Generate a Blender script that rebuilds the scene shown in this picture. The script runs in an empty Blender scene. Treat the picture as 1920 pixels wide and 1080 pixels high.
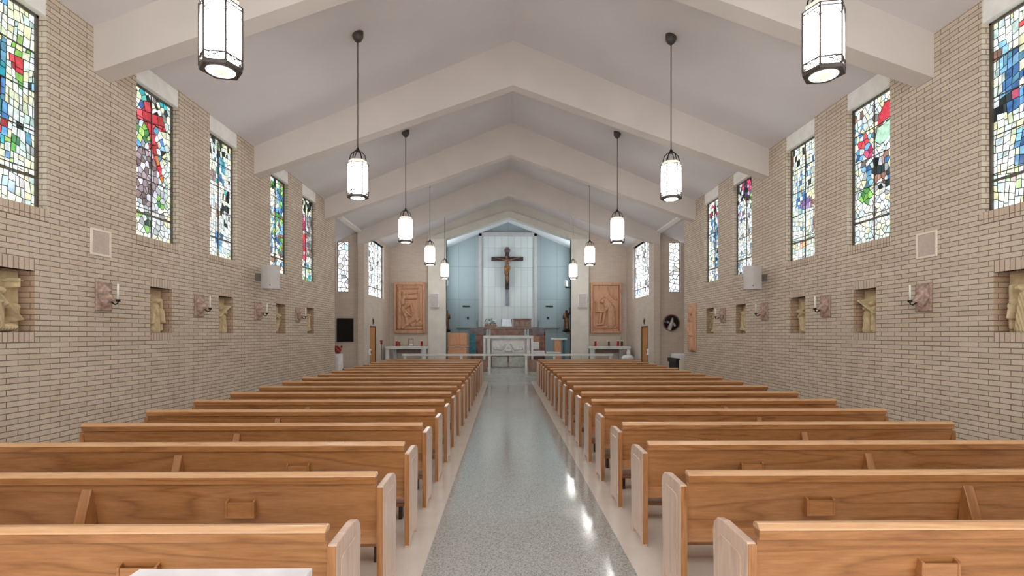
import bpy, bmesh, math, random
from mathutils import Vector, Matrix
R_ = random.Random(7)
S = bpy.context.scene
COL = S.collection
PI = math.pi

# ------------------------------------------------------------------ colours / materials
def lin(c):
    return tuple(((v/255)/12.92 if v/255 <= .04045 else ((v/255+.055)/1.055)**2.4) for v in c)
def rgba(c): return lin(c)+(1,)
class NT:
    def __init__(s, name):
        s.m = bpy.data.materials.new(name); s.m.use_nodes = True
        s.t = s.m.node_tree; s.t.nodes.clear()
        s.out = s.n('ShaderNodeOutputMaterial')
    def n(s, k, **kw):
        nd = s.t.nodes.new(k)
        for a, v in kw.items(): setattr(nd, a, v)
        return nd
    def l(s, a, b): s.t.links.new(a, b)
    def bsdf(s, col=(200,200,200), rough=.5, metal=0, spec=.5, coat=0):
        b = s.n('ShaderNodeBsdfPrincipled')
        b.inputs['Base Color'].default_value = rgba(col)
        b.inputs['Roughness'].default_value = rough
        b.inputs['Metallic'].default_value = metal
        b.inputs['Specular IOR Level'].default_value = spec
        b.inputs['Coat Weight'].default_value = coat
        s.l(b.outputs[0], s.out.inputs[0]); return b
    def mix(s, fac, a, b, mode='MIX'):
        m = s.n('ShaderNodeMix', data_type='RGBA', blend_type=mode)
        for sock, v in ((m.inputs[0], fac), (m.inputs[6], a), (m.inputs[7], b)):
            if hasattr(v, 'is_linked') or isinstance(v, bpy.types.NodeSocket): s.l(v, sock)
            elif isinstance(v, (int, float)): sock.default_value = v
            else: sock.default_value = rgba(v)
        return m.outputs[2]
    def noise(s, vec, scale, detail=3, rough=.5, dist=0):
        n = s.n('ShaderNodeTexNoise'); n.inputs['Scale'].default_value = scale
        n.inputs['Detail'].default_value = detail; n.inputs['Roughness'].default_value = rough
        n.inputs['Distortion'].default_value = dist
        if vec is not None: s.l(vec, n.inputs['Vector'])
        return n.outputs[0]
    def ramp(s, fac, stops):
        r = s.n('ShaderNodeValToRGB'); e = r.color_ramp.elements
        while len(e) < len(stops): e.new(.5)
        for k, (p, c) in enumerate(stops):
            e[k].position = p; e[k].color = rgba(c) if max(c) > 1 or len(c) == 3 and isinstance(c[0], int) else (c[0], c[0], c[0], 1)
        s.l(fac, r.inputs[0]); return r.outputs[0]
    def bump(s, b, h, strength=.3, dist=.01):
        n = s.n('ShaderNodeBump'); n.inputs['Strength'].default_value = strength
        n.inputs['Distance'].default_value = dist
        s.l(h, n.inputs['Height']); s.l(n.outputs[0], b.inputs['Normal'])
    def uv(s, scale=(1,1,1), rnd=False):
        t = s.n('ShaderNodeTexCoord'); mp = s.n('ShaderNodeMapping')
        mp.inputs['Scale'].default_value = scale
        if rnd:
            oi = s.n('ShaderNodeObjectInfo'); mu = s.n('ShaderNodeMath', operation='MULTIPLY')
            mu.inputs[1].default_value = 37.0; s.l(oi.outputs['Random'], mu.inputs[0])
            cx = s.n('ShaderNodeCombineXYZ')
            for k in range(3): s.l(mu.outputs[0], cx.inputs[k])
            ad = s.n('ShaderNodeVectorMath', operation='ADD'); s.l(t.outputs['UV'], ad.inputs[0]); s.l(cx.outputs[0], ad.inputs[1])
            s.l(ad.outputs[0], mp.inputs[0])
        else: s.l(t.outputs['UV'], mp.inputs[0])
        return mp.outputs[0]
    def obj(s, scale=(1,1,1)):
        t = s.n('ShaderNodeTexCoord'); mp = s.n('ShaderNodeMapping')
        mp.inputs['Scale'].default_value = scale; s.l(t.outputs['Object'], mp.inputs[0]); return mp.outputs[0]

def plain(name, col, rough=.5, metal=0, var=.06, nscale=6, bump=0, coat=0, spec=.5):
    t = NT(name); b = t.bsdf(col, rough, metal, spec, coat)
    f = t.noise(t.obj(), nscale, 4)
    dark = tuple(int(v*(1-var*2)) for v in col); lite = tuple(min(255, int(v*(1+var))) for v in col)
    t.l(t.ramp(f, [(.3, dark), (.7, lite)]), b.inputs['Base Color'])
    if bump: t.bump(b, t.noise(t.obj(), nscale*10, 3), bump, .005)
    return t.m

def brick_mat(name, c1, c2, mortar, w=.28, h=.0655, ms=.0042, off=.5, strength=.6):
    t = NT(name); b = t.bsdf(c1, .75, 0, .3)
    v = t.uv()
    br = t.n('ShaderNodeTexBrick'); t.l(v, br.inputs['Vector'])
    br.offset = off
    br.inputs['Scale'].default_value = 1; br.inputs['Brick Width'].default_value = w
    br.inputs['Row Height'].default_value = h; br.inputs['Mortar Size'].default_value = ms
    br.inputs['Mortar Smooth'].default_value = .25; br.inputs['Bias'].default_value = -.1
    br.inputs['Color1'].default_value = rgba(c1); br.inputs['Color2'].default_value = rgba(c2)
    br.inputs['Mortar'].default_value = rgba(mortar)
    n1 = t.noise(v, 1.3, 3); c = t.mix(.16, br.outputs['Color'], t.ramp(n1, [(.3, (156,140,128)), (.7, (226,212,196))]))
    n2 = t.noise(v, 60, 3); c = t.mix(.12, c, t.ramp(n2, [(.3, (110,96,84)), (.7, (240,225,200))]))
    t.l(c, b.inputs['Base Color'])
    inv = t.n('ShaderNodeMath', operation='SUBTRACT'); inv.inputs[0].default_value = 1; t.l(br.outputs['Fac'], inv.inputs[1])
    ad = t.n('ShaderNodeMath', operation='MULTIPLY_ADD'); t.l(n2, ad.inputs[0]); ad.inputs[1].default_value = .15; t.l(inv.outputs[0], ad.inputs[2])
    t.bump(b, ad.outputs[0], strength, .008)
    return t.m

def wood_mat(name, dark, mid, lite, rough=.36, coat=.15, across=26, along=.9, rnd=True):
    t = NT(name); b = t.bsdf(mid, rough, 0, .5, coat)
    b.inputs['Coat Roughness'].default_value = .25
    v = t.uv((along, across/3, across/3), rnd)
    big = t.noise(t.uv((.30, 2.9, 2.9), rnd), 1.6, 2, .4, .6)
    mu = t.n('ShaderNodeMath', operation='MULTIPLY'); mu.inputs[1].default_value = 9; t.l(big, mu.inputs[0])
    fr = t.n('ShaderNodeMath', operation='PINGPONG'); fr.inputs[1].default_value = 1; t.l(mu.outputs[0], fr.inputs[0])
    fine = t.noise(v, 9, 5, .6)
    c = t.ramp(fr.outputs[0], [(0, mid), (.5, lite), (.8, mid), (1, dark)])
    c = t.mix(.48, c, t.ramp(fine, [(.3, dark), (.55, mid), (.75, lite)]))
    t.l(c, b.inputs['Base Color'])
    t.bump(b, fine, .06, .002)
    return t.m

M = {}
M['brick'] = brick_mat('buff_brick', (216,202,184), (198,182,162), (80,70,65), ms=.0054)
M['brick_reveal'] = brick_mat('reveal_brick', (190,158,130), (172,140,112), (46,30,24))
M['soldier'] = brick_mat('soldier_brick', (214,196,176), (200,178,160), (86,74,68), w=.0655, h=.4, ms=.005, off=0)
M['brick_far'] = brick_mat('side_chapel_brick', (218,204,192), (208,194,182), (178,164,154), ms=.003, strength=.25)
M['ceiling'] = plain('ceiling_plaster', (216,212,213), .85, var=.012, nscale=.8)
M['beam'] = plain('beam_plaster', (208,200,194), .8, var=.015, nscale=1)
M['whitetrim'] = plain('white_paint', (240,240,236), .5, var=.02)
M['gable'] = plain('grey_green_plaster', (206,202,192), .8, var=.015, nscale=1)
M['pier'] = plain('pale_pier_plaster', (224,220,210), .7, var=.02, nscale=2)
M['wood'] = wood_mat('honey_oak', (120,76,40), (158,106,60), (176,124,78))
M['wood_rail'] = wood_mat('oak_rail', (176,132,92), (200,154,110), (214,172,130), rough=.28, coat=.7)  # paler oak: gloss highlight on rail tops and seats put into the colour
M['wood_end'] = wood_mat('oak_end_veneer', (190,156,132), (212,182,160), (222,194,174), rough=.3, coat=.5)  # same oak, lightened: sheen on the aisle faces is put into the colour
M['relief_wood'] = wood_mat('carved_wood', (176,126,94), (206,158,124), (218,174,142), rough=.5, coat=0, rnd=False)
M['door_wood'] = wood_mat('door_wood', (164,104,44), (200,134,62), (212,148,76))
M['ambo_wood'] = wood_mat('ambo_wood', (190,126,82), (212,150,106), (222,166,124))
M['brown_stone'] = plain('red_brown_marble', (146,92,72), .3, var=.15, nscale=4)
M['purple_stone'] = plain('purple_marble', (112,88,90), .3, var=.15, nscale=4)
M['marble'] = plain('white_marble', (222,224,222), .25, var=.03, nscale=3)
M['marble_panel'] = plain('grey_marble', (196,196,188), .35, var=.06, nscale=5)
M['glass_panel'] = plain('pale_green_marble', (170,174,164), .2, var=.06, nscale=9)
M['sanct'] = plain('sanctuary_marble', (180,186,182), .15, var=.03)
M['dull_brown'] = plain('dusky_brown_stone', (150,122,108), .4, var=.08)
M['stone'] = plain('cream_stone', (206,186,148), .75, var=.06, nscale=10, bump=.25)
M['pinkstone'] = plain('rose_stone', (176,150,136), .75, var=.12, nscale=20, bump=.3)
M['black'] = plain('black_iron', (26,24,24), .45, .3, var=.2)
M['bronze'] = plain('pewter_metal', (84,78,76), .5, .4, var=.1)
M['blackgloss'] = plain('dark_screen', (14,8,8), .15, var=.1)
M['redbrown'] = plain('maroon_wood', (72,28,22), .5, var=.2)
M['candle'] = plain('wax', (240,238,230), .5, var=.01)
M['grille'] = plain('grille_cloth', (200,186,176), .9, var=.03, nscale=50)
M['grille_frame'] = plain('cream_frame', (234,224,208), .6, var=.02)
M['speaker'] = plain('speaker_shell', (190,186,184), .5, var=.02)
M['cloth'] = plain('white_cloth', (232,230,232), .85, var=.03)
M['red'] = plain('votive_red', (176,22,26), .25, var=.1)
M['green'] = plain('leaf_green', (66,104,52), .6, var=.3, nscale=20)
M['teal'] = plain('teal_cloth', (62,128,142), .7, var=.1)
M['gold'] = plain('gilt', (146,102,52), .5, .2, var=.2)
M['darkcross'] = plain('dark_cross_wood', (58,34,34), .5, var=.2, nscale=10)
M['flesh'] = plain('painted_flesh', (124,84,60), .55, var=.25, nscale=9)
M['chancel_panel'] = plain('pale_slab', (196,200,200), .45, var=.03, nscale=2)
M['frame_mauve'] = plain('mauve_stone', (178,170,168), .5, var=.02)
M['iron'] = plain('window_lead', (42,42,42), .6, var=.2)
M['steelframe'] = plain('window_frame_metal', (92,84,74), .5, .2, var=.1)
M['mountgrey'] = plain('grey_mount', (132,134,142), .5)
M['paper'] = plain('paper', (226,230,234), .7, var=.01)
M['basket'] = plain('wicker', (130,70,40), .8, var=.3, nscale=40)

def bluewall():
    t = NT('blue_grey_slabs'); b = t.bsdf((132,142,146), .55, 0, .4)
    v = t.uv()
    br = t.n('ShaderNodeTexBrick'); t.l(v, br.inputs['Vector']); br.offset = 0
    br.inputs['Scale'].default_value = 1; br.inputs['Brick Width'].default_value = .95
    br.inputs['Row Height'].default_value = 1.9; br.inputs['Mortar Size'].default_value = .008
    br.inputs['Color1'].default_value = rgba((152,162,163)); br.inputs['Color2'].default_value = rgba((144,154,155))
    br.inputs['Mortar'].default_value = rgba((116,122,122))
    t.l(br.outputs['Color'], b.inputs['Base Color']); return t.m
M['bluewall'] = bluewall()
def slabwall():
    t = NT('pale_slab_cladding'); b = t.bsdf((200,204,202), .4, 0, .5)
    v = t.uv()
    br = t.n('ShaderNodeTexBrick'); t.l(v, br.inputs['Vector']); br.offset = 0
    br.inputs['Scale'].default_value = 1; br.inputs['Brick Width'].default_value = .375
    br.inputs['Row Height'].default_value = 1.13; br.inputs['Mortar Size'].default_value = .007
    br.inputs['Color1'].default_value = rgba((206,208,204)); br.inputs['Color2'].default_value = rgba((190,194,192))
    br.inputs['Mortar'].default_value = rgba((150,150,148))
    t.l(br.outputs['Color'], b.inputs['Base Color']); return t.m
M['slabwall'] = slabwall()

def terrazzo():
    t = NT('grey_terrazzo'); b = t.bsdf((160,164,160), .09, 0, .6)
    o = t.obj()
    vo = t.n('ShaderNodeTexVoronoi'); vo.inputs['Scale'].default_value = 120; t.l(o, vo.inputs['Vector'])
    bw = t.n('ShaderNodeRGBToBW'); t.l(vo.outputs['Color'], bw.inputs[0])
    c = t.ramp(bw.outputs[0], [(.0, (70,72,72)), (.2, (124,128,126)), (.42, (168,172,168)), (.75, (198,200,194))])
    vo2 = t.n('ShaderNodeTexVoronoi'); vo2.inputs['Scale'].default_value = 240; t.l(o, vo2.inputs['Vector'])
    bw2 = t.n('ShaderNodeRGBToBW'); t.l(vo2.outputs['Color'], bw2.inputs[0])
    c = t.mix(.4, c, t.ramp(bw2.outputs[0], [(.1, (110,112,112)), (.8, (206,208,204))]))
    t.l(c, b.inputs['Base Color'])
    t.l(t.ramp(t.noise(o, 2.2, 4), [(.3, (.07,)), (.7, (.17,))]), b.inputs['Roughness'])
    return t.m
def ramp_fix(): pass
M['terrazzo'] = terrazzo()
def sidefloor():
    t = NT('cream_terrazzo'); b = t.bsdf((232,226,216), .2, 0, .5)
    o = t.obj()
    c = t.mix(.25, t.ramp(t.noise(o, 3, 3), [(.3, (228,221,211)), (.7, (240,234,226))]),
              t.ramp(t.noise(o, 190, 2), [(.35, (150,140,130)), (.6, (230,222,210))]))
    t.l(c, b.inputs['Base Color']); return t.m
M['sidefloor'] = sidefloor()

def emis(name, col, strength):
    t = NT(name); e = t.n('ShaderNodeEmission'); e.inputs[0].default_value = rgba(col); e.inputs[1].default_value = strength
    t.l(e.outputs[0], t.out.inputs[0]); return t.m
M['lamp'] = emis('lit_opal_glass', (255,251,246), 18.0)
M['lamp_soft'] = emis('lit_lamp_base', (255,248,236), 2.0)
M['lamp_tint'] = emis('lit_lamp_ring', (255,240,218), .62)
M['chancel_glass'] = emis('daylit_blue_glass', (208,224,232), 5.0)
def glassmat(strength):
    t = NT('stained_glass')
    a = t.n('ShaderNodeAttribute'); a.attribute_name = 'glass_color'
    n = t.noise(t.obj(), 15, 4)
    c = t.mix(.5, a.outputs['Color'], t.ramp(n, [(.3, (70,72,70)), (.72, (255,255,255))]), 'MULTIPLY')
    e = t.n('ShaderNodeEmission'); e.inputs[1].default_value = strength; t.l(c, e.inputs[0])
    g = t.n('ShaderNodeBsdfGlossy'); g.inputs[1].default_value = .15; g.inputs[0].default_value = (.04,.04,.04,1)
    ad = t.n('ShaderNodeAddShader'); t.l(e.outputs[0], ad.inputs[0]); t.l(g.outputs[0], ad.inputs[1])
    t.l(ad.outputs[0], t.out.inputs[0]); return t.m
M['glass'] = glassmat(1.2)
M['glass_far'] = glassmat(2.6)

# ------------------------------------------------------------------ mesh builder
class MB:
    def __init__(s): s.v = []; s.f = []; s.col = []; s.smooth = []
    def add(s, vs, fs, smooth=False, col=None):
        o = len(s.v); s.v += [tuple(v) for v in vs]
        for f in fs: s.f.append(tuple(i+o for i in f)); s.smooth.append(smooth); s.col.append(col)
        return s
    def box(s, x0, y0, z0, x1, y1, z1):
        x0, x1 = min(x0,x1), max(x0,x1); y0, y1 = min(y0,y1), max(y0,y1); z0, z1 = min(z0,z1), max(z0,z1)
        v = [(x,y,z) for z in (z0,z1) for y in (y0,y1) for x in (x0,x1)]
        return s.add(v, [(0,2,3,1),(4,5,7,6),(0,1,5,4),(2,6,7,3),(0,4,6,2),(1,3,7,5)])
    def prism(s, poly, axis, a, b):
        # poly: 2D points in the plane normal to axis ('x': (y,z); 'y': (x,z); 'z': (x,y))
        def P(p, t): return {'x': (t,p[0],p[1]), 'y': (p[0],t,p[1]), 'z': (p[0],p[1],t)}[axis]
        n = len(poly); v = [P(p,a) for p in poly]+[P(p,b) for p in poly]
        return s.add(v, [tuple(range(n))[::-1], tuple(range(n,2*n))]+[(i,(i+1)%n,(i+1)%n+n,i+n) for i in range(n)])
    def tube(s, pts, r, n=10, smooth=True):
        pts = [Vector(p) for p in pts]; rs = r if isinstance(r, (list,tuple)) else [r]*len(pts)
        rings = []; up = None
        for i, p in enumerate(pts):
            d = (pts[min(i+1,len(pts)-1)]-pts[max(i-1,0)]).normalized()
            if up is None: up = Vector((0,0,1)) if abs(d.z) < .9 else Vector((1,0,0))
            a = d.cross(up).normalized(); up = a.cross(d).normalized()
            rings.append([p+(a*math.cos(2*PI*k/n)+up*math.sin(2*PI*k/n))*rs[i] for k in range(n)])
        v = [q for r_ in rings for q in r_]
        f = [(i*n+k, i*n+(k+1)%n, (i+1)*n+(k+1)%n, (i+1)*n+k) for i in range(len(pts)-1) for k in range(n)]
        f += [tuple(range(n))[::-1], tuple(range(len(v)-n, len(v)))]
        return s.add(v, f, smooth)
    def lathe(s, prof, c=(0,0,0), n=20, smooth=True, axis='z'):
        v = []
        for r, z in prof:
            for k in range(n):
                a = 2*PI*k/n; q = (r*math.cos(a), r*math.sin(a), z)
                if axis == 'y': q = (q[0], q[2], q[1])
                v.append((c[0]+q[0], c[1]+q[1], c[2]+q[2]))
        f = [(i*n+k, i*n+(k+1)%n, (i+1)*n+(k+1)%n, (i+1)*n+k) for i in range(len(prof)-1) for k in range(n)]
        f += [tuple(range(n))[::-1], tuple(range(len(v)-n, len(v)))]
        return s.add(v, f, smooth)
    def sphere(s, c, r, n=12, sz=1):
        prof = [(max(.0005, r*math.sin(PI*k/8)), -r*sz*math.cos(PI*k/8)) for k in range(9)]
        return s.lathe(prof, c, n)
    def mesh(s, name, mat, grain=None, bevel=0, seg=1):
        me = bpy.data.meshes.new(name); me.from_pydata(s.v, [], s.f); me.validate()
        if len(me.polygons) == len(s.f):
            me.polygons.foreach_set('use_smooth', s.smooth)
            if any(c is not None for c in s.col):
                at = me.color_attributes.new('glass_color', 'FLOAT_COLOR', 'CORNER')
                for p, c in zip(me.polygons, s.col):
                    for li in p.loop_indices: at.data[li].color = (c or (1,1,1))+(1,) if len(c or (1,1,1)) == 3 else c
        bm = bmesh.new(); bm.from_mesh(me)
        bmesh.ops.recalc_face_normals(bm, faces=bm.faces)
        if bevel:
            ed = [e for e in bm.edges if len(e.link_faces) == 2 and e.calc_face_angle(0) > .6]
            bmesh.ops.bevel(bm, geom=ed, offset=bevel, segments=seg, affect='EDGES', profile=.5, clamp_overlap=True)
        uv = bm.loops.layers.uv.new('UVMap')
        ga = {'x': 0, 'y': 1, 'z': 2}.get(grain)
        for f in bm.faces:
            n = f.normal; ax = max(range(3), key=lambda k: abs(n[k])+(.001 if k != 2 else 0))
            a, b = {0: (1,2), 1: (0,2), 2: (0,1)}[ax]
            if ga is not None and b == ga: a, b = b, a
            for l in f.loops: l[uv].uv = (l.vert.co[a], l.vert.co[b])
        bm.to_mesh(me); bm.free()
        me.materials.append(mat); return me
    def build(s, name, mat, parent=None, grain=None, bevel=0, seg=1):
        return link(name, s.mesh(name, mat, grain, bevel, seg), parent)

def link(name, me, parent=None, mat=None):
    o = bpy.data.objects.new(name, me); COL.objects.link(o)
    if parent is not None: o.parent = parent
    if mat: me.materials.append(mat)
    return o
def thing(name, label, cat, loc=(0,0,0), rz=0, group=None):
    o = bpy.data.objects.new(name, None); COL.objects.link(o); o.empty_display_size = .1
    o.location = loc; o.rotation_euler = (0,0,rz)
    return tag(o, label, cat, group)
def tag(o, label, cat, group=None, kind=None):
    o['label'] = label; o['category'] = cat
    if group: o['group'] = group
    if kind: o['kind'] = kind
    return o
def struct(o): o['kind'] = 'structure'; return o
def sempty(name, loc=(0,0,0)):
    o = bpy.data.objects.new(name, None); COL.objects.link(o); o.location = loc; return struct(o)
def kids(o): return [c for c in COL.objects if c.parent == o]
KID = {}
def copy_tree(o, parent=None):
    c = o.copy(); COL.objects.link(c); c.parent = parent
    for ch in kids(o):
        copy_tree(ch, c)
    return c

def organic(name, caps, mat, parent=None, voxel=.012, smooth=4, loc=None):
    """continuous body surface: tapering limbs remeshed into one skin"""
    mb = MB()
    for pts, rs in caps:
        pts = [Vector(p) for p in pts]
        if len(pts) == 1: mb.sphere(pts[0], rs[0], 14); continue
        # resample
        P = []; Rr = []
        for i in range(len(pts)-1):
            for k in range(4):
                t = k/4; P.append(pts[i].lerp(pts[i+1], t)); Rr.append(rs[i]*(1-t)+rs[i+1]*t)
        P.append(pts[-1]); Rr.append(rs[-1])
        mb.tube(P, Rr, 12)
        for p, r in zip(pts, rs): mb.sphere(p, r*.99, 12)
    me = mb.mesh(name, mat)
    o = link(name, me)
    m = o.modifiers.new('r', 'REMESH'); m.mode = 'VOXEL'; m.voxel_size = voxel; m.use_smooth_shade = True
    m2 = o.modifiers.new('s', 'SMOOTH'); m2.iterations = smooth; m2.factor = .5
    dg = bpy.context.evaluated_depsgraph_get()
    ne = bpy.data.meshes.new_from_object(o.evaluated_get(dg))
    bpy.data.objects.remove(o)
    if not ne.materials: ne.materials.append(mat)
    for p in ne.polygons: p.use_smooth = True
    ne.name = name
    return link(name, ne, parent)

def relief(name, w, h, caps, mat, parent=None, nx=60, base=.015, amp=.05, border=0, folds=0, seed=1, yback=0.0):
    """carved slab in the XZ plane, facing -Y; caps = (x0,z0,x1,z1,r0,r1,height) in 0..1 of w / h units of w"""
    ny = max(8, int(nx*h/w)); rr = random.Random(seed)
    H = {}
    ph = rr.random()*6
    def ht(x, z):
        v = 0
        for c in caps:
            x0,z0,x1,z1,r0,r1,hh = c
            dx, dz = x1-x0, z1-z0; L = dx*dx+dz*dz
            t = 0 if L == 0 else max(0, min(1, ((x-x0)*dx+(z-z0)*dz)/L))
            d = math.hypot(x-x0-dx*t, z-z0-dz*t); r = r0+(r1-r0)*t
            if d < r:
                q = hh*math.sqrt(1-(d/r)**2)
                if r > .06 and folds: q += folds*math.sin((x*.8+z*.25)*95+ph+d*30)*(1-(d/r)**2)
                v = max(v, q+hh*.3)
        return v
    vs = []; fs = []
    for j in range(ny+1):
        for i in range(nx+1):
            u, t = i/nx, j/ny
            x, z = u*w, t*h
            e = min(x, z, w-x, h-z)
            q = ht(u, t*h/w)*amp + .0022*math.sin(x*31+z*17+ph)*1
            if border and e < border: q = 0
            vs.append((x-w/2, yback-base-q, z))
    N = len(vs)
    for j in range(ny):
        for i in range(nx):
            a = j*(nx+1)+i; fs.append((a, a+1, a+nx+2, a+nx+1))
    # back and rim
    rim = [i for i in range(nx+1)]+[j*(nx+1)+nx for j in range(1,ny+1)]+[ny*(nx+1)+i for i in range(nx-1,-1,-1)]+[j*(nx+1) for j in range(ny-1,0,-1)]
    vs += [(vs[k][0], yback, vs[k][2]) for k in rim]
    for k in range(len(rim)):
        k2 = (k+1) % len(rim); fs.append((rim[k], N+k, N+k2, rim[k2]))
    fs.append(tuple(N+k for k in range(len(rim))))
    mb = MB().add(vs, fs, True)
    o = mb.build(name, mat, parent, grain='z'); 
    return o

# ------------------------------------------------------------------ room data (metres)
W = 5.685; EAVE = 5.918; RIDGE = 8.287; SL = (RIDGE-EAVE)/W
B0, SP = 7.114, 4.501
YEND = 17.1; YB4 = B0+3*SP; YARCH = B0+4*SP; YBACK = 30.5
YS = -1.6
def roofz(x): return RIDGE-SL*abs(x)

def wall_x(name, side, y0, y1, z1, holes, th=.35, xin=W, mat='brick', z0=0):
    ys = sorted({y0,y1}|{h[0] for h in holes}|{h[1] for h in holes})
    zs = sorted({z0,z1}|{h[2] for h in holes}|{h[3] for h in holes})
    mb = MB()
    for a, b in zip(ys, ys[1:]):
        for c, d in zip(zs, zs[1:]):
            hit = [h for h in holes if h[0] <= a+1e-6 and h[1] >= b-1e-6 and h[2] <= c+1e-6 and h[3] >= d-1e-6]
            dep = 0 if not hit else hit[0][4]
            if dep < th: mb.box(side*(xin+dep), a, c, side*(xin+th), b, d)
    # clean coplanar internal faces
    me = mb.mesh(name, M[mat])
    bm = bmesh.new(); bm.from_mesh(me)
    seen = {}
    for f in bm.faces:
        key = tuple(round(v, 4) for v in f.calc_center_median())
        seen.setdefault(key, []).append(f)
    bmesh.ops.delete(bm, geom=[f for k in seen.values() if len(k) > 1 for f in k], context='FACES')
    bmesh.ops.remove_doubles(bm, verts=bm.verts, dist=1e-4)
    bmesh.ops.recalc_face_normals(bm, faces=bm.faces)
    bm.to_mesh(me); bm.free()
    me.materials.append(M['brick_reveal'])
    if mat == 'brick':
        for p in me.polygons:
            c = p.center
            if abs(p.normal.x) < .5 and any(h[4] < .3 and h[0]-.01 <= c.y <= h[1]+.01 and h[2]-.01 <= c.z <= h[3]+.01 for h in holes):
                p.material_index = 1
    return struct(link(name, me))

WIN = []; NICHE = []
for k in (0,1,2):
    b = B0+(k-1)*SP
    if k: WIN.append((b+.82, b+1.83)); NICHE.append((b+1.12, b+1.66))
    WIN.append((b+2.77, b+3.78)); NICHE.append((b+3.08, b+3.62))
WZ0, WZ1 = 3.29, EAVE
NZ0, NZ1 = 1.82, 2.54
ND = .19
for side, nm in ((-1,'left'), (1,'right')):
    holes = [(a,b,WZ0,WZ1,.35) for a,b in WIN]+[(a,b,NZ0,NZ1,ND) for a,b in NICHE]
    wall_x('wall_'+nm, side, YS, YEND, EAVE, holes)
    wall_x('wall_'+nm+'_chapel', side, YB4+.03, 25.3, EAVE, [(21.35,24.05,3.4,5.75,.25),(21.5,22.5,0,2.14,.25)], th=.25, mat='brick_far')
    # recess beyond the nave wall
    bw = MB()
    x0 = W+.25; X1 = 7.9
    def P(xx, yy0, yy1, zz0, zz1): bw.box(side*xx[0], yy0, zz0, side*xx[1], yy1, zz1)
    yb = YB4+.18
    P((x0,6.34), yb, yb+.3, 0, 6.0); P((6.34,6.8), yb, yb+.3, 0, 3.46); P((6.34,6.8), yb, yb+.3, 5.46, 5.8); P((6.8,X1), yb, yb+.3, 0, 5.6)
    struct(bw.build('wall_'+nm+'_recess', M['brick_far']))
    struct(MB().box(side*X1, YEND-.4, 0, side*(X1+.2), yb+.3, 5.6).build('wall_'+nm+'_outer', M['brick_far']))
    struct(MB().box(side*(W+.35), YEND-.3, 0, side*X1, YEND-.02, 5.4).build('wall_'+nm+'_return', M['brick_far']))
# end wall with arch, at YARCH
def gy(x): return roofz(x)
for side, nm in ((-1,'left'), (1,'right')):
    struct(MB().prism([(side*W,0),(side*3.0,0),(side*3.0,roofz(3.0)),(side*W,roofz(W))], 'y', 25.3, 25.6).build('wall_end_'+nm, M['brick_far']))
struct(MB().prism([(-3.83,7.70-.343*3.83),(0,7.70),(3.83,7.70-.343*3.83),(3.83,roofz(3.83)),(0,RIDGE),(-3.83,roofz(3.83))], 'y', 25.12, 25.32).build('wall_gable', M['gable']))
t3 = 3.0
struct(MB().prism([(-3.83,7.37-.343*3.0),(-t3,7.37-.343*t3),(0,7.37),(t3,7.37-.343*t3),(3.83,7.37-.343*3.0),(3.83,7.70-.343*3.83+.0),(0,7.70),(-3.83,7.70-.343*3.83)], 'y', 25.05, 25.6).build('trim_1', M['gable']))
for k, side in enumerate((-1,1)):
    struct(MB().box(side*3.0, 25.05, 0, side*3.83, 25.6, 6.342).build('trim_%d' % (k+2), M['pier'], bevel=.01))
# chancel
struct(MB().prism([(-3.7,0),(3.7,0),(3.7,roofz(3.7)),(0,RIDGE),(-3.7,roofz(3.7))], 'y', YBACK, YBACK+.3).build('wall_chancel_back', M['bluewall']))
for side, nm in ((-1,'left'), (1,'right')):
    x = side*3.7; xo = side*3.95
    b = MB().box(x, 25.6, 0, xo, 27.3, roofz(3.7)).box(x, 29.6, 0, xo, YBACK, roofz(3.7)).box(x, 27.3, 0, xo, 29.6, 3.9)
    struct(b.build('wall_chancel_'+nm, M['bluewall']))
struct(MB().box(-1.5, YBACK-.12, 2.18, 1.5, YBACK, 7.44).build('trim_4', M['slabwall']))
f = MB().box(-1.68, YBACK-.2, 2.18, -1.5, YBACK, 7.62).box(1.5, YBACK-.2, 2.18, 1.68, YBACK, 7.62).box(-1.68, YBACK-.2, 7.44, 1.68, YBACK, 7.66)
struct(f.build('trim_5', M['frame_mauve'], bevel=.01))
# ledges and slots on the blue wall
for k, side in enumerate((-1,1)):
    struct(MB().box(side*1.75, YBACK-.14, 2.16, side*2.98, YBACK, 2.24).box(side*1.8, YBACK-.06, 2.24, side*2.85, YBACK, 2.62).build('trim_%d' % (6+k), M['bluewall'], bevel=.004))
    tag(MB().box(side*2.2, YBACK-.05, 3.38, side*2.62, YBACK, 3.46).build('wall_vent', M['black']), 'long dark slot vent on the %s of the blue grey chancel wall' % ('left' if side < 0 else 'right'), 'vent')
    tag(MB().box(side*2.27, YBACK-.05, 2.66, side*2.37, YBACK, 2.8).build('wall_socket', M['black']), 'small dark fitting low on the %s of the chancel wall' % ('left' if side < 0 else 'right'), 'fitting')
# floors
struct(MB().box(-8, YS, -.2, 8, 20.0, 0).build('floor', M['sidefloor']))
struct(MB().box(-.805, YS, 0, .805, 20.0, .004).build('floor_aisle', M['terrazzo']))
struct(MB().box(-8, 20.0, -.2, 8, 22.6, .15).build('floor_step', M['sanct'], bevel=.006))
struct(MB().box(-8, 22.6, -.2, 8, 31, .30).build('floor_sanctuary', M['sanct'], bevel=.006))
# ceilings
def roof(name, y0, y1, xe):
    z = roofz(xe)
    for s_, n_ in ((-1,'left'), (1,'right')):
        struct(MB().prism([(0,RIDGE),(s_*xe,z),(s_*xe,z+.3),(0,RIDGE+.3)], 'y', y0, y1).build(name+'_'+n_, M['ceiling']))
roof('ceiling', YS, YEND-.3, 6.2); roof('ceiling_crossing', YEND-.3, YB4+.5, 8.2); roof('ceiling_chapel', YB4+.5, 31, 6.2)
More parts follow.
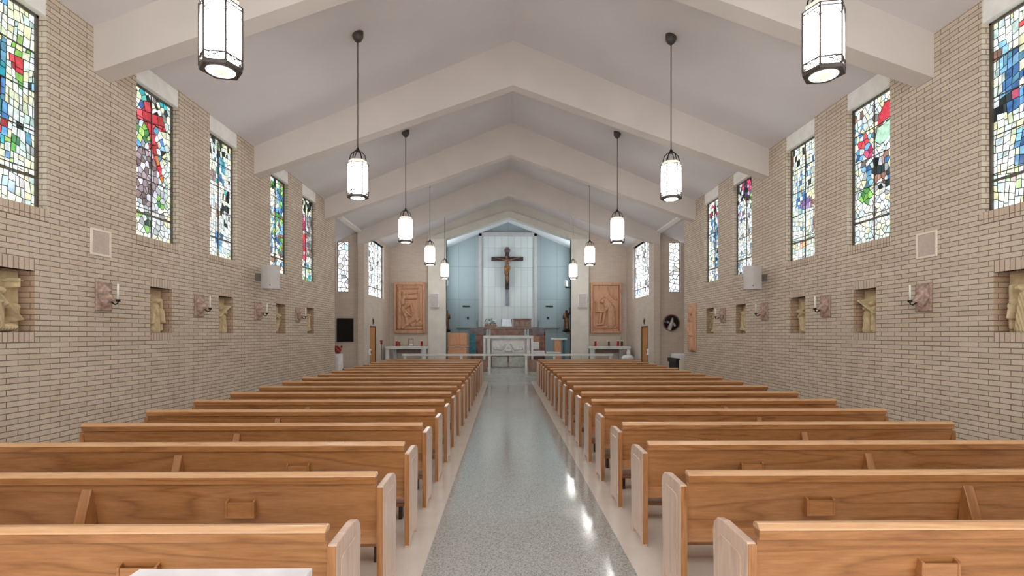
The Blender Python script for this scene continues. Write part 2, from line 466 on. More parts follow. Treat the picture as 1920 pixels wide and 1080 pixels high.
# beams
n = 8
for k in range(-1, 4):
    y0 = B0+k*SP; xe = W+.02 if k < 3 else W+.25
    zb = 5.30
    poly = [(-xe,zb),(0,7.30),(xe,zb),(xe,roofz(xe)+.05),(0,RIDGE+.05),(-xe,roofz(xe)+.05)]
    struct(MB().prism(poly, 'y', y0, y0+.30).build('trim_%d' % n, M['beam'])); n += 1
for side in (-1,1):   # white skylight strip in the recess roof
    z = roofz(W+.2)
    struct(MB().prism([(side*(W+.1),roofz(W+.1)-.005),(side*(W+.25),roofz(W+.25)-.005),(side*(W+.25),roofz(W+.25)-.05),(side*(W+.1),roofz(W+.1)-.05)], 'y', YEND, YB4).build('trim_%d' % n, M['whitetrim'])); n += 1
# soldier courses around niches and under windows
for side in (-1,1):
    for a, b in NICHE:
        mb = MB().box(side*(W-.004), a, NZ1, side*(W+.1), b, NZ1+.135).box(side*(W-.004), a, NZ0-.11, side*(W+.1), b, NZ0)
        # hollow: keep only the thin slips
        struct(mb.build('trim_%d' % n, M['soldier'])); n += 1
for side in (-1,1):
    struct(MB().box(side*(W-.015), YS, 0, side*W, YEND, .12).build('baseboard_'+('left' if side < 0 else 'right'), M['dull_brown']))

# ------------------------------------------------------------------ stained glass
def clip(poly, nx_, ny_, c):
    out = []
    for i in range(len(poly)):
        p, q = poly[i], poly[(i+1) % len(poly)]
        dp, dq = nx_*p[0]+ny_*p[1]-c, nx_*q[0]+ny_*q[1]-c
        if dp <= 0: out.append(p)
        if (dp < 0 < dq) or (dq < 0 < dp):
            t = dp/(dp-dq); out.append((p[0]+(q[0]-p[0])*t, p[1]+(q[1]-p[1])*t))
    return out
def voronoi(w, h, nx, ny, jit, gap, rr):
    sites = []
    for j in range(ny):
        for i in range(nx):
            sites.append(((i+.5+(.25 if j % 2 else -.25)+rr.uniform(-jit,jit))*w/nx, (j+.5+rr.uniform(-jit,jit))*h/ny, i, j))
    out = []
    for (x, y, i, j) in sites:
        poly = [(gap,gap),(w-gap,gap),(w-gap,h-gap),(gap,h-gap)]
        for (a, b, k, l) in sites:
            if (k == i and l == j) or abs(k-i) > 2 or abs(l-j) > 2: continue
            dx, dy = a-x, b-y; L = math.hypot(dx, dy)
            if L < 1e-6: continue
            poly = clip(poly, dx/L, dy/L, (dx*(a+x)/2+dy*(b+y)/2)/L-gap)
            if len(poly) < 3: break
        if len(poly) >= 3: out.append(poly)
    return out
def quads(w, h, gap, rr, size):
    out = []
    def rec(q, d):
        (a, b, c, e) = q   # corners ccw
        ww = math.hypot(b[0]-a[0], b[1]-a[1]); hh = math.hypot(e[0]-a[0], e[1]-a[1])
        if (ww < size*1.15 and hh < size*1.6) or d > 12:
            cx = sum(p[0] for p in q)/4; cy = sum(p[1] for p in q)/4
            L = lambda p: (p[0]-gap*(1 if p[0] > cx else -1), p[1]-gap*(1 if p[1] > cy else -1))
            out.append([L(p) for p in q]); return
        t = rr.uniform(.36,.64); t2 = t+rr.uniform(-.1,.1)
        mixp = lambda p, q_, s: (p[0]+(q_[0]-p[0])*s, p[1]+(q_[1]-p[1])*s)
        if ww*1.5 > hh:
            m1, m2 = mixp(a,b,t), mixp(e,c,t2); rec((a,m1,m2,e), d+1); rec((m1,b,c,m2), d+1)
        else:
            m1, m2 = mixp(a,e,t), mixp(b,c,t2); rec((a,b,m2,m1), d+1); rec((m1,m2,c,e), d+1)
    rec(((0,0),(w,0),(w,h),(0,h)), 0)
    return out
WHT = [(236,242,242),(214,228,228),(226,234,220),(196,214,218),(240,238,214)]
PALE = [(226,232,196),(206,222,180),(232,228,176),(196,216,208),(214,228,226),(176,204,196)]
GREY = [(196,204,210),(226,232,238),(150,156,160),(176,184,190),(236,240,244),(110,108,104),(206,204,196)]
BLUE = [(40,96,160),(72,140,196),(24,72,130),(110,172,214),(60,120,150)]
TEAL = [(10,130,150),(30,150,160),(60,160,150)]
GREEN = [(60,140,50),(110,176,60),(40,104,50),(150,196,90)]
REDC = [(186,26,42),(210,50,60),(160,30,30)]
BROWN = [(120,78,60),(96,62,52),(146,100,78)]
DARK = [(34,44,40),(50,60,64),(26,30,36),(60,56,40)]
PURP = [(120,90,150),(90,70,120),(176,160,206)]
MAG = [(176,20,70),(150,24,60),(196,60,100)]
for P_ in (PALE, GREY, BLUE, TEAL, GREEN, REDC, BROWN, PURP, MAG):
    P_[:] = [tuple(int(q*.80+255*.16) for q in c) for c in P_]
# design: base palette, style, regions (shape in u,v: e=ellipse / r=rect / l=line), glimpse chance
def inreg(rg, u, v):
    k = rg[0]
    if k == 'e': return ((u-rg[1])/rg[3])**2+((v-rg[2])/rg[4])**2 < 1
    if k == 'r': return rg[1] <= u <= rg[3] and rg[2] <= v <= rg[4]
    x0,y0,x1,y1,r = rg[1:6]; y0 *= 2.3; y1 *= 2.3; vv = v*2.3
    dx, dy = x1-x0, y1-y0; t = max(0, min(1, ((u-x0)*dx+(vv-y0)*dy)/(dx*dx+dy*dy)))
    return math.hypot(u-x0-dx*t, vv-y0-dy*t) < r
DES = {
 'L0': (PALE, 'q', [('r',0,.5,.5,.8,WHT+BLUE),('r',.35,.28,.62,.78,BLUE+TEAL),('r',.62,.6,.9,.85,PALE+GREEN),('e',.1,.83,.13,.05,REDC),('e',.4,.9,.12,.03,REDC),('e',.8,.69,.14,.025,REDC),('e',.42,.55,.12,.07,BROWN),('r',.3,.42,.6,.5,TEAL),('e',.5,.37,.13,.035,REDC),('r',.3,.6,.5,.64,GREEN),('r',.65,.2,.9,.35,GREEN+PALE),('e',.35,.14,.2,.025,[(214,120,96)]),('r',0,.95,.5,1,GREEN+DARK)], .08),
 'L1': (GREY, 'v', [('r',0,.86,1,1,PALE+DARK+TEAL),('r',0,.62,.32,.9,BLUE),('r',.55,.5,.85,.8,BLUE+GREY),('r',.8,.1,1,.9,PALE),('e',.22,.71,.3,.07,GREEN),('e',.35,.42,.32,.2,[(150,136,140),(200,196,210),(120,104,104)]),('e',.75,.3,.15,.05,GREEN),('e',.2,.12,.3,.1,GREEN+PALE),('r',0,0,1,.05,PALE),('l',.2,.815,.78,.85,.1,REDC),('l',.4,.91,.56,.66,.075,REDC),('l',.56,.66,.73,.48,.05,REDC+[(190,110,50)])], .05),
 'L2': (WHT, 'q', [('r',0,.86,1,1,PALE+DARK),('r',.45,.62,.72,.86,BLUE+TEAL),('e',.8,.55,.16,.06,TEAL+DARK),('e',.3,.68,.15,.05,[(150,130,130)]),('e',.75,.43,.15,.05,PURP+DARK),('e',.35,.38,.25,.06,[(170,146,130),(220,214,204)]),('r',.45,.08,.65,.2,BLUE),('r',0,0,1,.07,PALE),('e',.1,.14,.12,.04,REDC)], .06),
 'L3': (BLUE+WHT, 'v', [('r',0,.88,1,1,PALE+GREEN+DARK),('r',0,.68,.3,.74,REDC),('e',.42,.73,.2,.06,WHT),('r',.2,.4,.7,.62,GREEN+PALE),('r',.7,0,1,1,BROWN+BLUE+GREEN),('r',0,0,1,.2,WHT+BROWN)], .1),
 'L4': (GREY+PALE, 'v', [('r',0,.84,1,1,DARK+PALE),('e',.3,.8,.3,.05,WHT),('r',.05,.55,.5,.8,MAG+PURP),('r',.2,.25,.6,.56,MAG+REDC),('r',0,.3,.2,.5,BLUE),('r',.6,.3,1,.8,[(120,112,112),(150,150,150)]),('r',0,0,1,.22,WHT+GREEN+TEAL)], .08),
 'R0': (PALE+WHT, 'q', [('r',.14,.5,.36,.9,BLUE),('r',.32,.45,.5,.75,BLUE+WHT),('r',.3,.2,.48,.4,BLUE),('e',.36,.89,.12,.03,REDC),('r',0,.8,.14,.86,BROWN),('e',.22,.56,.1,.04,MAG+DARK),('e',.72,.52,.2,.04,REDC),('e',.7,.31,.22,.035,REDC),('r',.55,.34,.8,.42,GREEN),('r',0,.47,.12,.53,DARK+GREEN),('e',.25,.15,.14,.04,GREEN+BROWN)], .04),
 'R1': (GREY+PALE, 'v', [('r',0,.84,1,1,PALE+BROWN+WHT),('r',0,.6,.4,.86,BLUE+PALE),('e',.76,.83,.2,.08,REDC+[(190,60,40)]),('e',.74,.73,.2,.07,[(170,210,180),(130,190,160)]),('e',.22,.73,.12,.05,REDC),('e',.36,.64,.12,.04,MAG),('r',.45,.35,.85,.62,BROWN+GREY+DARK),('r',.85,.55,1,.8,BLUE),('r',.3,.35,.45,.6,BLUE),('e',.3,.34,.15,.06,GREEN),('r',0,0,1,.26,WHT),('r',.1,0,1,.06,PALE)], .05),
 'R2': (PALE+WHT, 'q', [('r',0,.8,.5,.97,PALE+DARK+BROWN),('r',.88,.74,1,.95,BLUE),('e',.35,.52,.2,.08,BLUE),('r',.3,.4,.5,.46,TEAL),('e',.5,.47,.2,.04,PURP),('e',.75,.45,.1,.03,BROWN),('e',.8,.3,.06,.06,BROWN),('e',.4,.14,.12,.03,[(216,160,120)]),('r',.1,.6,.4,.75,BLUE+GREY)], .06),
 'R3': (GREY+WHT, 'v', [('r',0,.85,.3,1,PALE+DARK),('r',.2,.78,.75,.98,PURP+MAG+DARK),('r',.7,.68,1,.82,GREEN),('e',.3,.62,.3,.1,PURP+WHT),('e',.5,.4,.5,.12,WHT+[(150,140,124)])], .1),
 'R4': (WHT+GREY, 'v', [('r',.1,.8,1,.95,MAG+DARK+PALE),('r',.2,.5,1,.78,BLUE+WHT),('r',.4,.15,.75,.5,TEAL+GREY+BLUE+DARK[:2]),('r',0,0,.35,.5,WHT+PALE),('r',0,0,1,.06,PALE)], .1),
 'F': (GREY, 'v', [('e',.5,.5,.35,.4,GREY+[(190,210,216),(90,96,98)]),('r',0,0,1,.06,WHT)], .1),
}
def strip(x0, y0, x1, y1, r0, r1, n_):
    out = []; dx, dy = x1-x0, (y1-y0)*2.3; L = math.hypot(dx, dy); nx_, ny_ = -dy/L, dx/L/2.3
    for i in range(n_):
        a, b = i/n_, (i+1)/n_; ra, rb = r0+(r1-r0)*a, r0+(r1-r0)*b
        pa, pb = (x0+(x1-x0)*a, y0+(y1-y0)*a), (x0+(x1-x0)*b, y0+(y1-y0)*b)
        out.append([(pa[0]-nx_*ra, pa[1]-ny_*ra), (pb[0]-nx_*rb, pb[1]-ny_*rb), (pb[0]+nx_*rb, pb[1]+ny_*rb), (pa[0]+nx_*ra, pa[1]+ny_*ra)])
    return out
OVER = {
 'L1': [(strip(.4,.93,.56,.66,.075,.06,4), REDC), (strip(.56,.66,.74,.47,.05,.03,3), REDC+[(190,120,70)]), (strip(.18,.81,.44,.83,.075,.075,2), REDC), (strip(.52,.835,.8,.86,.075,.075,2), REDC)],
 'R1': [([[(.55,.80),(.95,.82),(.82,.93),(.72,.93)]], REDC+[(190,70,50)]), ([[(.5,.70),(.62,.66),(.9,.68),(.98,.74),(.95,.80),(.56,.78)]], [(176,216,190)]), (strip(.3,.56,.85,.68,.03,.03,4), [(236,240,250)])],
 'L4': [(strip(.2,.80,.45,.62,.13,.1,3), MAG), (strip(.45,.54,.2,.36,.14,.1,3), MAG+REDC)],
 'L0': [([[(.3,.60),(.55,.60),(.56,.51),(.3,.50)]], BROWN), ([[(.3,.49),(.56,.49),(.56,.43),(.32,.43)]], TEAL)],
}
def glass_window(num, orient, side, a, b, z0, z1, key, seed, mull=True):
    """orient 'x': in a side wall (a,b along Y); 'y': facing -Y (a,b along X)"""
    rr = random.Random(seed)
    w, h = b-a, z1-z0
    base, style, regs, dark = DES[key]
    if key == 'F': cells = voronoi(w, h, max(3, int(w/.16)), int(h/.17), .48, .013, rr)
    else: cells = quads(w, h, .005, rr, .088 if w < 2 else .17) if style == 'q' else voronoi(w, h, max(4, int(w/.085)), int(h/.10), .45, .0060, rr)
    mb = MB()
    xg = side*(W+.125)
    def P(p, dpt):   # p: u from a to b
        if orient == 'x': return (xg+side*dpt, a+p[0], z0+p[1])
        return (a+p[0], YB4+.18+.10+dpt, z0+p[1])
    for c in cells:
        cx = sum(p[0] for p in c)/len(c); cy = sum(p[1] for p in c)/len(c)
        u, v = cx/w, cy/h
        if orient == 'x' and side > 0: u = 1-u
        pal = base
        for rg in regs:
            if inreg(rg, u+rr.uniform(-.02,.02), v+rr.uniform(-.01,.01)): pal = rg[-1] if rr.random() > .16 else base
        col = rr.choice(pal)
        if pal is base and rr.random() < dark: col = rr.choice(GREY+BLUE+DARK[:2])
        k = rr.uniform(.82,1.06); col = lin(tuple(min(255, q*k) for q in col))
        mb.add([P(p, 0) for p in c], [tuple(range(len(c)))], False, col)
    for polys, pal in OVER.get(key, []):
        for poly in polys:
            if orient == 'x' and side > 0: poly = [(1-p[0], p[1]) for p in poly]
            q = [(p[0]*w, p[1]*h) for p in poly]; cx = sum(p[0] for p in q)/len(q); cy = sum(p[1] for p in q)/len(q)
            def grow(d): return [(p[0]+(p[0]-cx)/max(1e-3, math.hypot(p[0]-cx,p[1]-cy))*d, p[1]+(p[1]-cy)/max(1e-3, math.hypot(p[0]-cx,p[1]-cy))*d) for p in q]
            mb.add([P(p, -.002) for p in grow(.008)], [tuple(range(len(q)))], False, (.004,.004,.004))
            k = rr.uniform(.8,1.1); mb.add([P(p, -.004) for p in grow(-.008)], [tuple(range(len(q)))], False, lin(tuple(min(255, v_*k) for v_ in rr.choice(pal))))
    root = sempty('window_%d' % num, (0,0,0))
    mb.build('stained_glass', M['glass_far' if key == 'F' else 'glass'], root)
    lead = MB()
    if orient == 'x': lead.box(xg+side*.003, a, z0, xg+side*.02, b, z1)
    else: lead.box(a, YB4+.283, z0, b, YB4+.3, z1)
    lead.build('lead_came', M['iron'], root)
    fr = MB(); fw = .03
    def fb(u0, v0, u1, v1, d0=-.03, d1=.03):
        p, q = P((u0,v0), d0), P((u1,v1), d1); fr.box(*p, *q)
    fb(0,0,fw,h); fb(w-fw,0,w,h); fb(0,0,w,fw); fb(0,h-fw,w,h)
    if mull:
        kk = int(h/.4)
        for j in range(1, kk): fb(0, h*j/kk-.006, w, h*j/kk+.006, -.012, .0)
        if orient == 'x':
            uu = w*.42 if side < 0 else w*.42
            for m_ in ([.5] if w < 2 else [.25,.5,.75]): fb(w*m_-.008, 0, w*m_+.008, h, -.016, 0)
            fb(0, h*.165-.016, w, h*.165+.016, -.02, 0)
    fr.build('window_frame', M['steelframe'], root)
    if orient == 'x' and w < 2:
        MB().box(side*(W-.012), a-.02, z0-.14, side*(W+.12), b+.02, z0).build('window_sill', M['soldier'], root)
    if orient == 'x':
        ht = .28 if w < 2 else .17
        MB().prism([(side*(W+.01),z1),(side*(W+.13),z1),(side*(W+.13),z1+ht),(side*(W+.01),z1+ht)], 'y', a, b).build('window_header', M['whitetrim'], root)
num = 1
for side, kk in ((-1,'L'), (1,'R')):
    for i, (a, b) in enumerate(WIN):
        glass_window(num, 'x', side, a, b, WZ0, 5.62, kk+str(i), 100+num); num += 1
    glass_window(num, 'x', side, 21.35, 24.05, 3.4, 5.75, 'F', 200+num); num += 1
    glass_window(num, 'y', side, *sorted((side*6.34, side*6.8)), 3.46, 5.46, 'F', 300+num, mull=False); num += 1
    # added unseen pane and frame behind the pier, glows cool to light the chancel
    wr = sempty('window_%d' % num); num += 1
    MB().box(side*3.78, 27.3, 3.9, side*3.8, 29.6, roofz(3.8)).build('window_pane', M['chancel_glass'], wr)
    MB().box(side*3.72, 27.3, 3.9, side*3.8, 27.36, 6.7).box(side*3.72, 29.54, 3.9, side*3.8, 29.6, 6.7).box(side*3.72, 28.42, 3.9, side*3.8, 28.48, 6.7).build('window_frame', M['steelframe'], wr)
    d = sempty('door_%d' % (1 if side < 0 else 2))
    MB().box(side*(W+.02), 21.53, .31, side*(W+.07), 22.47, 2.09).build('door_panel', M['door_wood'], d, grain='z')
    MB().box(side*(W-.01), 21.5, .15, side*(W+.1), 21.53, 2.14).box(side*(W-.01), 22.47, .15, side*(W+.1), 22.5, 2.14).box(side*(W-.01), 21.53, 2.09, side*(W+.1), 22.47, 2.14).build('door_frame', M['redbrown'], d)
    MB().tube([(side*(W+.02),21.62,1.2),(side*(W-.03),21.62,1.2),(side*(W-.03),21.72,1.2)], .012, 8).build('door_handle', M['bronze'], d)

# ------------------------------------------------------------------ pews
LX = 3.525   # pew length between outer faces
def make_pew():
    # local: x from 0 (aisle) to LX (wall side), y forward, origin at rear foot
    r = thing('pew', 'x', 'pew')
    t = .045
    prof = [(0,0),(.0,.785),(.012,.795),(.30,.80),(.37,.79),(.415,.755),(.43,.70),(.415,.45),(.40,.2),(.42,.05),(.42,0),(.36,0),(.34,.05),(.08,.05),(.06,0)]
    for nm, x in (('end_panel', 0), ('end_panel', LX-t)):
        e = MB().prism(prof, 'x', x, x+t).build(nm, M['wood_end'] if x == 0 else M['wood'], r, grain='z', bevel=.006, seg=2)
        if x == 0:
            e['label'] = 'pale veneered panel facing the aisle'
            MB().prism([(.065,.12),(.065,.69),(.10,.715),(.31,.72),(.355,.68),(.345,.45),(.335,.12)], 'x', -.004, .001).build('panel_molding', M['wood_end'], e, grain='z', bevel=.0035)
            MB().prism([(-.004,.02),(-.004,.788),(.002,.788),(.002,.02)], 'x', .002, t-.002).build('edge_strip', M['wood'], e, grain='z')
    # back board leaning forward from top
    MB().prism([(-.006,.83),(.012,.83),(.085,.48),(.063,.48)], 'x', t, LX-t).build('backrest', M['wood'], r, grain='x')
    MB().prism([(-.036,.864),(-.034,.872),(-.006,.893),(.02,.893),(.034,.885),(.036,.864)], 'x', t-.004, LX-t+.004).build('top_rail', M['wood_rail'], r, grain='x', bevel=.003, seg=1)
    MB().prism([(-.028,.818),(-.032,.864),(.032,.864),(.020,.818)], 'x', t-.003, LX-t+.003).build('rail_face', M['wood'], r, grain='x', bevel=.003)
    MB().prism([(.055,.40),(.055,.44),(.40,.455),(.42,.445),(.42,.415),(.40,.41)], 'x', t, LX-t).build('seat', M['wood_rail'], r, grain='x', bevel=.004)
    MB().prism([(.07,.47),(.085,.49),(.062,.49),(.048,.40),(.06,.40)], 'x', t, LX-t).build('back_rail', M['wood'], r, grain='x')
    xm = 1.93
    cur = [(-.004,.79)]+[(-.004-.085*math.sin(PI/2*min(1,k/7)), .79-.36*k/7) for k in range(1,8)]+[(-.085,.2),(-.06,0),(.36,0),(.38,.41),(.06,.41),(.05,.47),(.02,.79)]
    MB().prism(cur, 'x', xm-.033, xm+.033).build('divider', M['wood'], r, grain='z', bevel=.004)
    bx = MB(); x0, x1 = .84, 1.03
    bx.prism([(-.012,.60),(-.012,.70),(.022,.715),(.045,.60)], 'x', x0, x0+.014).prism([(-.012,.60),(-.012,.70),(.022,.715),(.045,.60)], 'x', x1-.014, x1).box(x0+.014, -.010, .60, x1-.014, .0, .695).box(x0, -.012, .59, x1, .05, .602)
    bx.build('book_rack', M['wood'], r, grain='x', bevel=.002)
    k = MB().box(.12, -.30, .13, LX-.12, -.17, .16)
    kn = k.build('kneeler', M['wood'], r, grain='x', bevel=.004)
    MB().box(.14, -.295, .16, LX-.14, -.175, .20).build('kneeler_pad', M['dull_brown'], kn, bevel=.012, seg=2)
    for x in (.2, xm-.1, LX-.2):
        MB().prism([(-.28,0),(-.19,0),(-.19,.10),(.06,.10),(.06,.13),(-.28,.13)], 'x', x, x+.03).build('kneeler_foot', M['darkcross'], kn)
    return r
pew0 = make_pew()
# mirrored copy for the right block
def mirrored(root):
    c = root.copy(); COL.objects.link(c)
    def rec(o, par):
        for ch in kids(o):
            q = ch.copy(); q.data = ch.data.copy(); COL.objects.link(q); q.parent = par
            q.data.transform(Matrix.Scale(-1, 4, (1,0,0))); q.data.flip_normals()
            rec(ch, q)
    rec(root, c); return c
pewR = mirrored(pew0)
ORD = ['nearest','second','third','fourth','fifth','sixth','seventh','eighth','ninth','tenth','eleventh','twelfth','thirteenth','fourteenth','fifteenth','sixteenth','seventeenth']
for side, proto in ((-1, pewR), (1, pew0)):
    nm = 'left' if side < 0 else 'right'
    for i in range(17):
        o = proto if i == 0 else copy_tree(proto)
        o.location = (side*.985, 2.515+.963*i, 0)
        o['label'] = ('honey oak pew nearest the camera in the block %s of the aisle' % nm) if i == 0 else \
                     ('honey oak pew in the %s block, %s row counted from the nearest' % (nm, ORD[i]))
        o['group'] = 'oak pews %s of the aisle' % nm
        if i == 1: KID[nm] = o
    for ch in [c for c in kids(proto) if c.name.startswith('kneeler')]:   # nobody kneels behind the last row
        for g in kids(ch): bpy.data.objects.remove(g)
        bpy.data.objects.remove(ch)
for side in (-1,1):
    nm = 'left' if side < 0 else 'right'
    r = thing('pew_screen', 'oak screen standing before the front row of pews %s of the aisle' % nm, 'screen', (side*.985, 18.98, 0), 0, 'pew front screens')
    s_ = side
    MB().box(0, 0, 0, s_*.05, .34, .79).build('end_panel', M['wood_end'], r, grain='z', bevel=.006)
    MB().box(s_*(LX-.05), 0, 0, s_*LX, .34, .79).build('end_panel', M['wood'], r, grain='z', bevel=.006)
    MB().box(s_*.05, .04, .08, s_*(LX-.05), .08, .86).build('front_panel', M['wood'], r, grain='x')
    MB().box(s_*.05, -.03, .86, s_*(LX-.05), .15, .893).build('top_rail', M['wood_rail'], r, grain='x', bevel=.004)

# white topped table bottom left
r = thing('side_table', 'white topped table at the near left, behind the last pew', 'table', (-1.35,1.94,.04))
MB().box(-.36, -.30, .745, .36, .28, .78).build('tabletop', M['cloth'], r, bevel=.006, seg=2)
for x in (-.31,.31):
    for y in (-.25,.23): MB().box(x-.02, y-.02, -.04, x+.02, y+.02, .745).build('leg', M['bronze'], r)

# ------------------------------------------------------------------ pendant lamps
LR = .182; LH0, LH1 = 4.315, 4.81
def make_lamp(rot):
    r = thing('pendant_lamp', 'x', 'lamp')
    zc = roofz(2.79)
    A = [rot+PI/3*k for k in range(6)]
    hexp = lambda rad: [(rad*math.cos(a), rad*math.sin(a)) for a in A]
    MB().prism(hexp(LR*.93), 'z', LH0, LH1).build('glass_shade', M['lamp'], r)
    fr = MB()
    for a in A:
        x, y = LR*math.cos(a), LR*math.sin(a)
        fr.tube([(x,y,LH0-.07),(x,y,LH1)], .0095, 6)
    def ring(z, rad, t=.0065):
        h = hexp(rad)+[hexp(rad)[0]]
        for p, q in zip(h, h[1:]): fr.tube([(p[0],p[1],z),(q[0],q[1],z)], t, 6)
    for z in (LH0-.07, LH0+.005, LH1-.03, LH1): ring(z, LR)
    h = hexp(LR)
    for i in range(6):
        p, q = Vector(h[i]+(0,)), Vector(h[(i+1) % 6]+(0,))
        L = lambda t, z: p.lerp(q, t)+Vector((0,0,z))
        # tracery: crossed arcs in the lower band, pointed arch near the top
        for s0, s1 in ((0,1),(1,0)):
            pts = [L(s0+(s1-s0)*k/6, LH0-.065+.065*math.sin(PI*k/6*.5+(0 if s0 == 0 else 0))) for k in range(7)]
            fr.tube(pts, .0045, 5)
        pts = [L(k/10, LH1-.13+.085*math.sin(PI*k/10)**.7) for k in range(11)]
        fr.tube(pts, .0045, 5)
    fr.build('cage', M['bronze'], r)
    MB().prism(hexp(LR*1.03), 'z', LH0-.105, LH0-.07).build('bottom_ring', M['bronze'], r, bevel=.004)
    MB().lathe([(.118,LH0-.112),(.124,LH0-.104)], n=28).build('diffuser', M['lamp_soft'], r)
    MB().lathe([(.05,LH0-.124),(.07,LH0-.111)], n=24).build('centre_cap', M['lamp_tint'], r)
    # crown
    cr = MB()
    for a in A:
        pts = [(LR*.9*math.cos(a)*q, LR*.9*math.sin(a)*q, z) for q, z in ((.86,LH1),(.86,LH1+.09),(.72,LH1+.17),(.4,LH1+.225),(.0,LH1+.24))]
        cr.tube(pts, .0085, 6)
    cr.lathe([(.03,LH1+.22),(.035,LH1+.25),(.012,LH1+.30)], n=12)
    cr.build('crown', M['black'], r)
    MB().prism(hexp(LR*.86), 'z', LH1, LH1+.06).build('inner_shade', M['lamp_tint'], r)
    MB().tube([(0,0,LH1+.24),(0,0,zc-.04)], .0085, 8).build('rod', M['bronze'], r)
    cn = MB().lathe([(.012,zc-.16),(.05,zc-.13),(.062,zc-.12),(.095,zc-.06),(.098,zc+.05)], n=24)
    cn.build('canopy', M['bronze'], r)
    return r
proto = make_lamp(.18)
LY = [B0-SP/2+SP*k for k in range(5)]
LN = ['nearest the camera','second from the camera','third from the camera','fourth from the camera','farthest, by the chancel arch']
first = True
for k, y in enumerate(LY):
    for side in (-1,1):
        o = proto if first else copy_tree(proto); first = False
        o.location = (side*2.79, y, 0); o.rotation_euler = (0,0,(0 if side < 0 else -.36))
        o['label'] = 'lit hexagonal hanging lantern, %s row, %s' % ('left' if side < 0 else 'right', LN[k])
        o['group'] = 'hanging lanterns'

# ------------------------------------------------------------------ wall fixtures
def orient_side(o, side, x, y, z=0):
    """objects modelled facing -Y are turned to face the aisle"""
    o.location = (x, y, z); o.rotation_euler = (0, 0, PI/2 if side < 0 else -PI/2)
# for left wall: facing +X. model faces -Y; rotate +90deg -> faces +X
def make_sconce():
    r = thing('wall_sconce', 'x', 'sconce')
    relief('plaque', .27, .39, [(.2,.15,.8,.2,.12,.12,.25),(.5,.7,.5,1.1,.3,.25,.3),(.3,1.2,.7,1.2,.15,.15,.2)], M['pinkstone'], r, nx=18, base=.03, amp=.03, border=.02)
    organic('carved_head', [([(0,-.03,.30)],[.055]), ([(0,-.06,.27)],[.045]), ([(0,-.02,.22),(0,-.09,.17),(0,-.14,.15)],[.075,.055,.03]),
        ([(0,-.02,.06),(0,-.05,.12),(0,-.02,.2)],[.03,.06,.08]), ([(-.05,-.02,.3),(-.09,-.04,.2),(-.04,-.05,.1)],[.03,.035,.025]),
        ([(.05,-.02,.3),(.09,-.04,.2),(.04,-.05,.1)],[.03,.035,.025]), ([(0,-.11,.28)],[.018])], M['pinkstone'], r, voxel=.009, smooth=2)
    MB().tube([(0,-.12,.12),(0,-.17,.085),(0,-.205,.10),(0,-.21,.125)], .009, 8).lathe([(.012,.12),(.03,.13),(.026,.155)], (0,-.21,0), 14).build('candle_cup', M['black'], r)
    MB().lathe([(.0125,.15),(.0125,.36),(.004,.37)], (0,-.21,0), 12).build('candle', M['candle'], r)
    return r
sc = make_sconce(); first = True
SY = [7.27, 9.52, 11.78, 14.05]
for side in (-1,1):
    for k, y in enumerate(SY):
        o = sc if first else copy_tree(sc); first = False
        orient_side(o, side, side*W, y, 2.12)
        o['label'] = 'carved stone candle sconce on %s wall, %s' % ('left' if side < 0 else 'right', ['nearest the camera, under a square grille','second from the camera, between two niches','third from the camera, under the wall speaker','farthest of the four'][k])
        o['group'] = 'carved candle sconces'
# niche reliefs
def cap(*a): return a
FIG = [
 # kneeling with cross
 [(.30,.2,.35,.75,.22,.16,.9),(.38,.95,.38,.95,.11,.11,1.1),(.35,.7,.65,.5,.07,.05,1.2),(.15,.95,.8,.3,.035,.035,1.3),(.2,.1,.75,.12,.12,.1,.8),(.7,1.05,.7,1.25,.02,.02,1.3),(.6,1.2,.8,1.2,.02,.02,1.3),(.75,.3,.8,.6,.08,.1,.8)],
 [(.5,.1,.48,.85,.26,.15,1.0),(.5,1.05,.5,1.05,.11,.11,1.3),(.3,.75,.2,.3,.07,.05,1.2),(.7,.75,.78,.35,.07,.05,1.2),(.85,.1,.85,1.1,.06,.06,.6)],
 [(.3,.1,.32,.8,.17,.12,.9),(.33,.98,.33,.98,.1,.1,1.2),(.7,.1,.66,.65,.18,.13,.9),(.66,.82,.66,.82,.1,.1,1.2),(.1,.65,.9,1.1,.035,.035,1.4)],
 [(.35,.15,.6,.7,.2,.14,1.),(.68,.88,.68,.88,.1,.1,1.2),(.6,.65,.3,.8,.06,.04,1.2),(.5,.1,.5,1.25,.04,.04,.7),(.15,.95,.85,.95,.04,.04,.7)],
 [(.2,.15,.8,.22,.13,.13,1.),(.25,.35,.4,.8,.14,.1,1.),(.42,.95,.42,.95,.09,.09,1.2),(.75,.3,.72,.9,.12,.1,.9),(.72,1.05,.72,1.05,.09,.09,1.1)],
]
k = 0
NN = ['nearest the camera','second from the camera','third from the camera','fourth from the camera','farthest from the camera']
WHAT = ['stooped figure under a cross','robed standing figure','two figures and a slanted beam','leaning figure beside a cross','reclining and kneeling figures']
for side in (-1,1):
    for i, (a, b) in enumerate(NICHE):
        f = FIG[i if side < 0 else (i+1) % 5]
        if side > 0: f = [(1-c[0],c[1],1-c[2],c[3],c[4],c[5],c[6]) for c in f]
        o = relief('carved_relief', b-a-.05, NZ1-NZ0-.02, f, M['stone'], None, nx=64 if i < 3 else 30, base=.02, amp=.095, folds=.10, seed=k)
        orient_side(o, side, side*(W+ND-.002), (a+b)/2, NZ0+.002)
        tag(o, 'cream carving of %s, %s niche %s' % (WHAT[i if side < 0 else (i+1) % 5], 'left' if side < 0 else 'right', NN[i]), 'relief', 'station carvings in the wall niches')
        k += 1
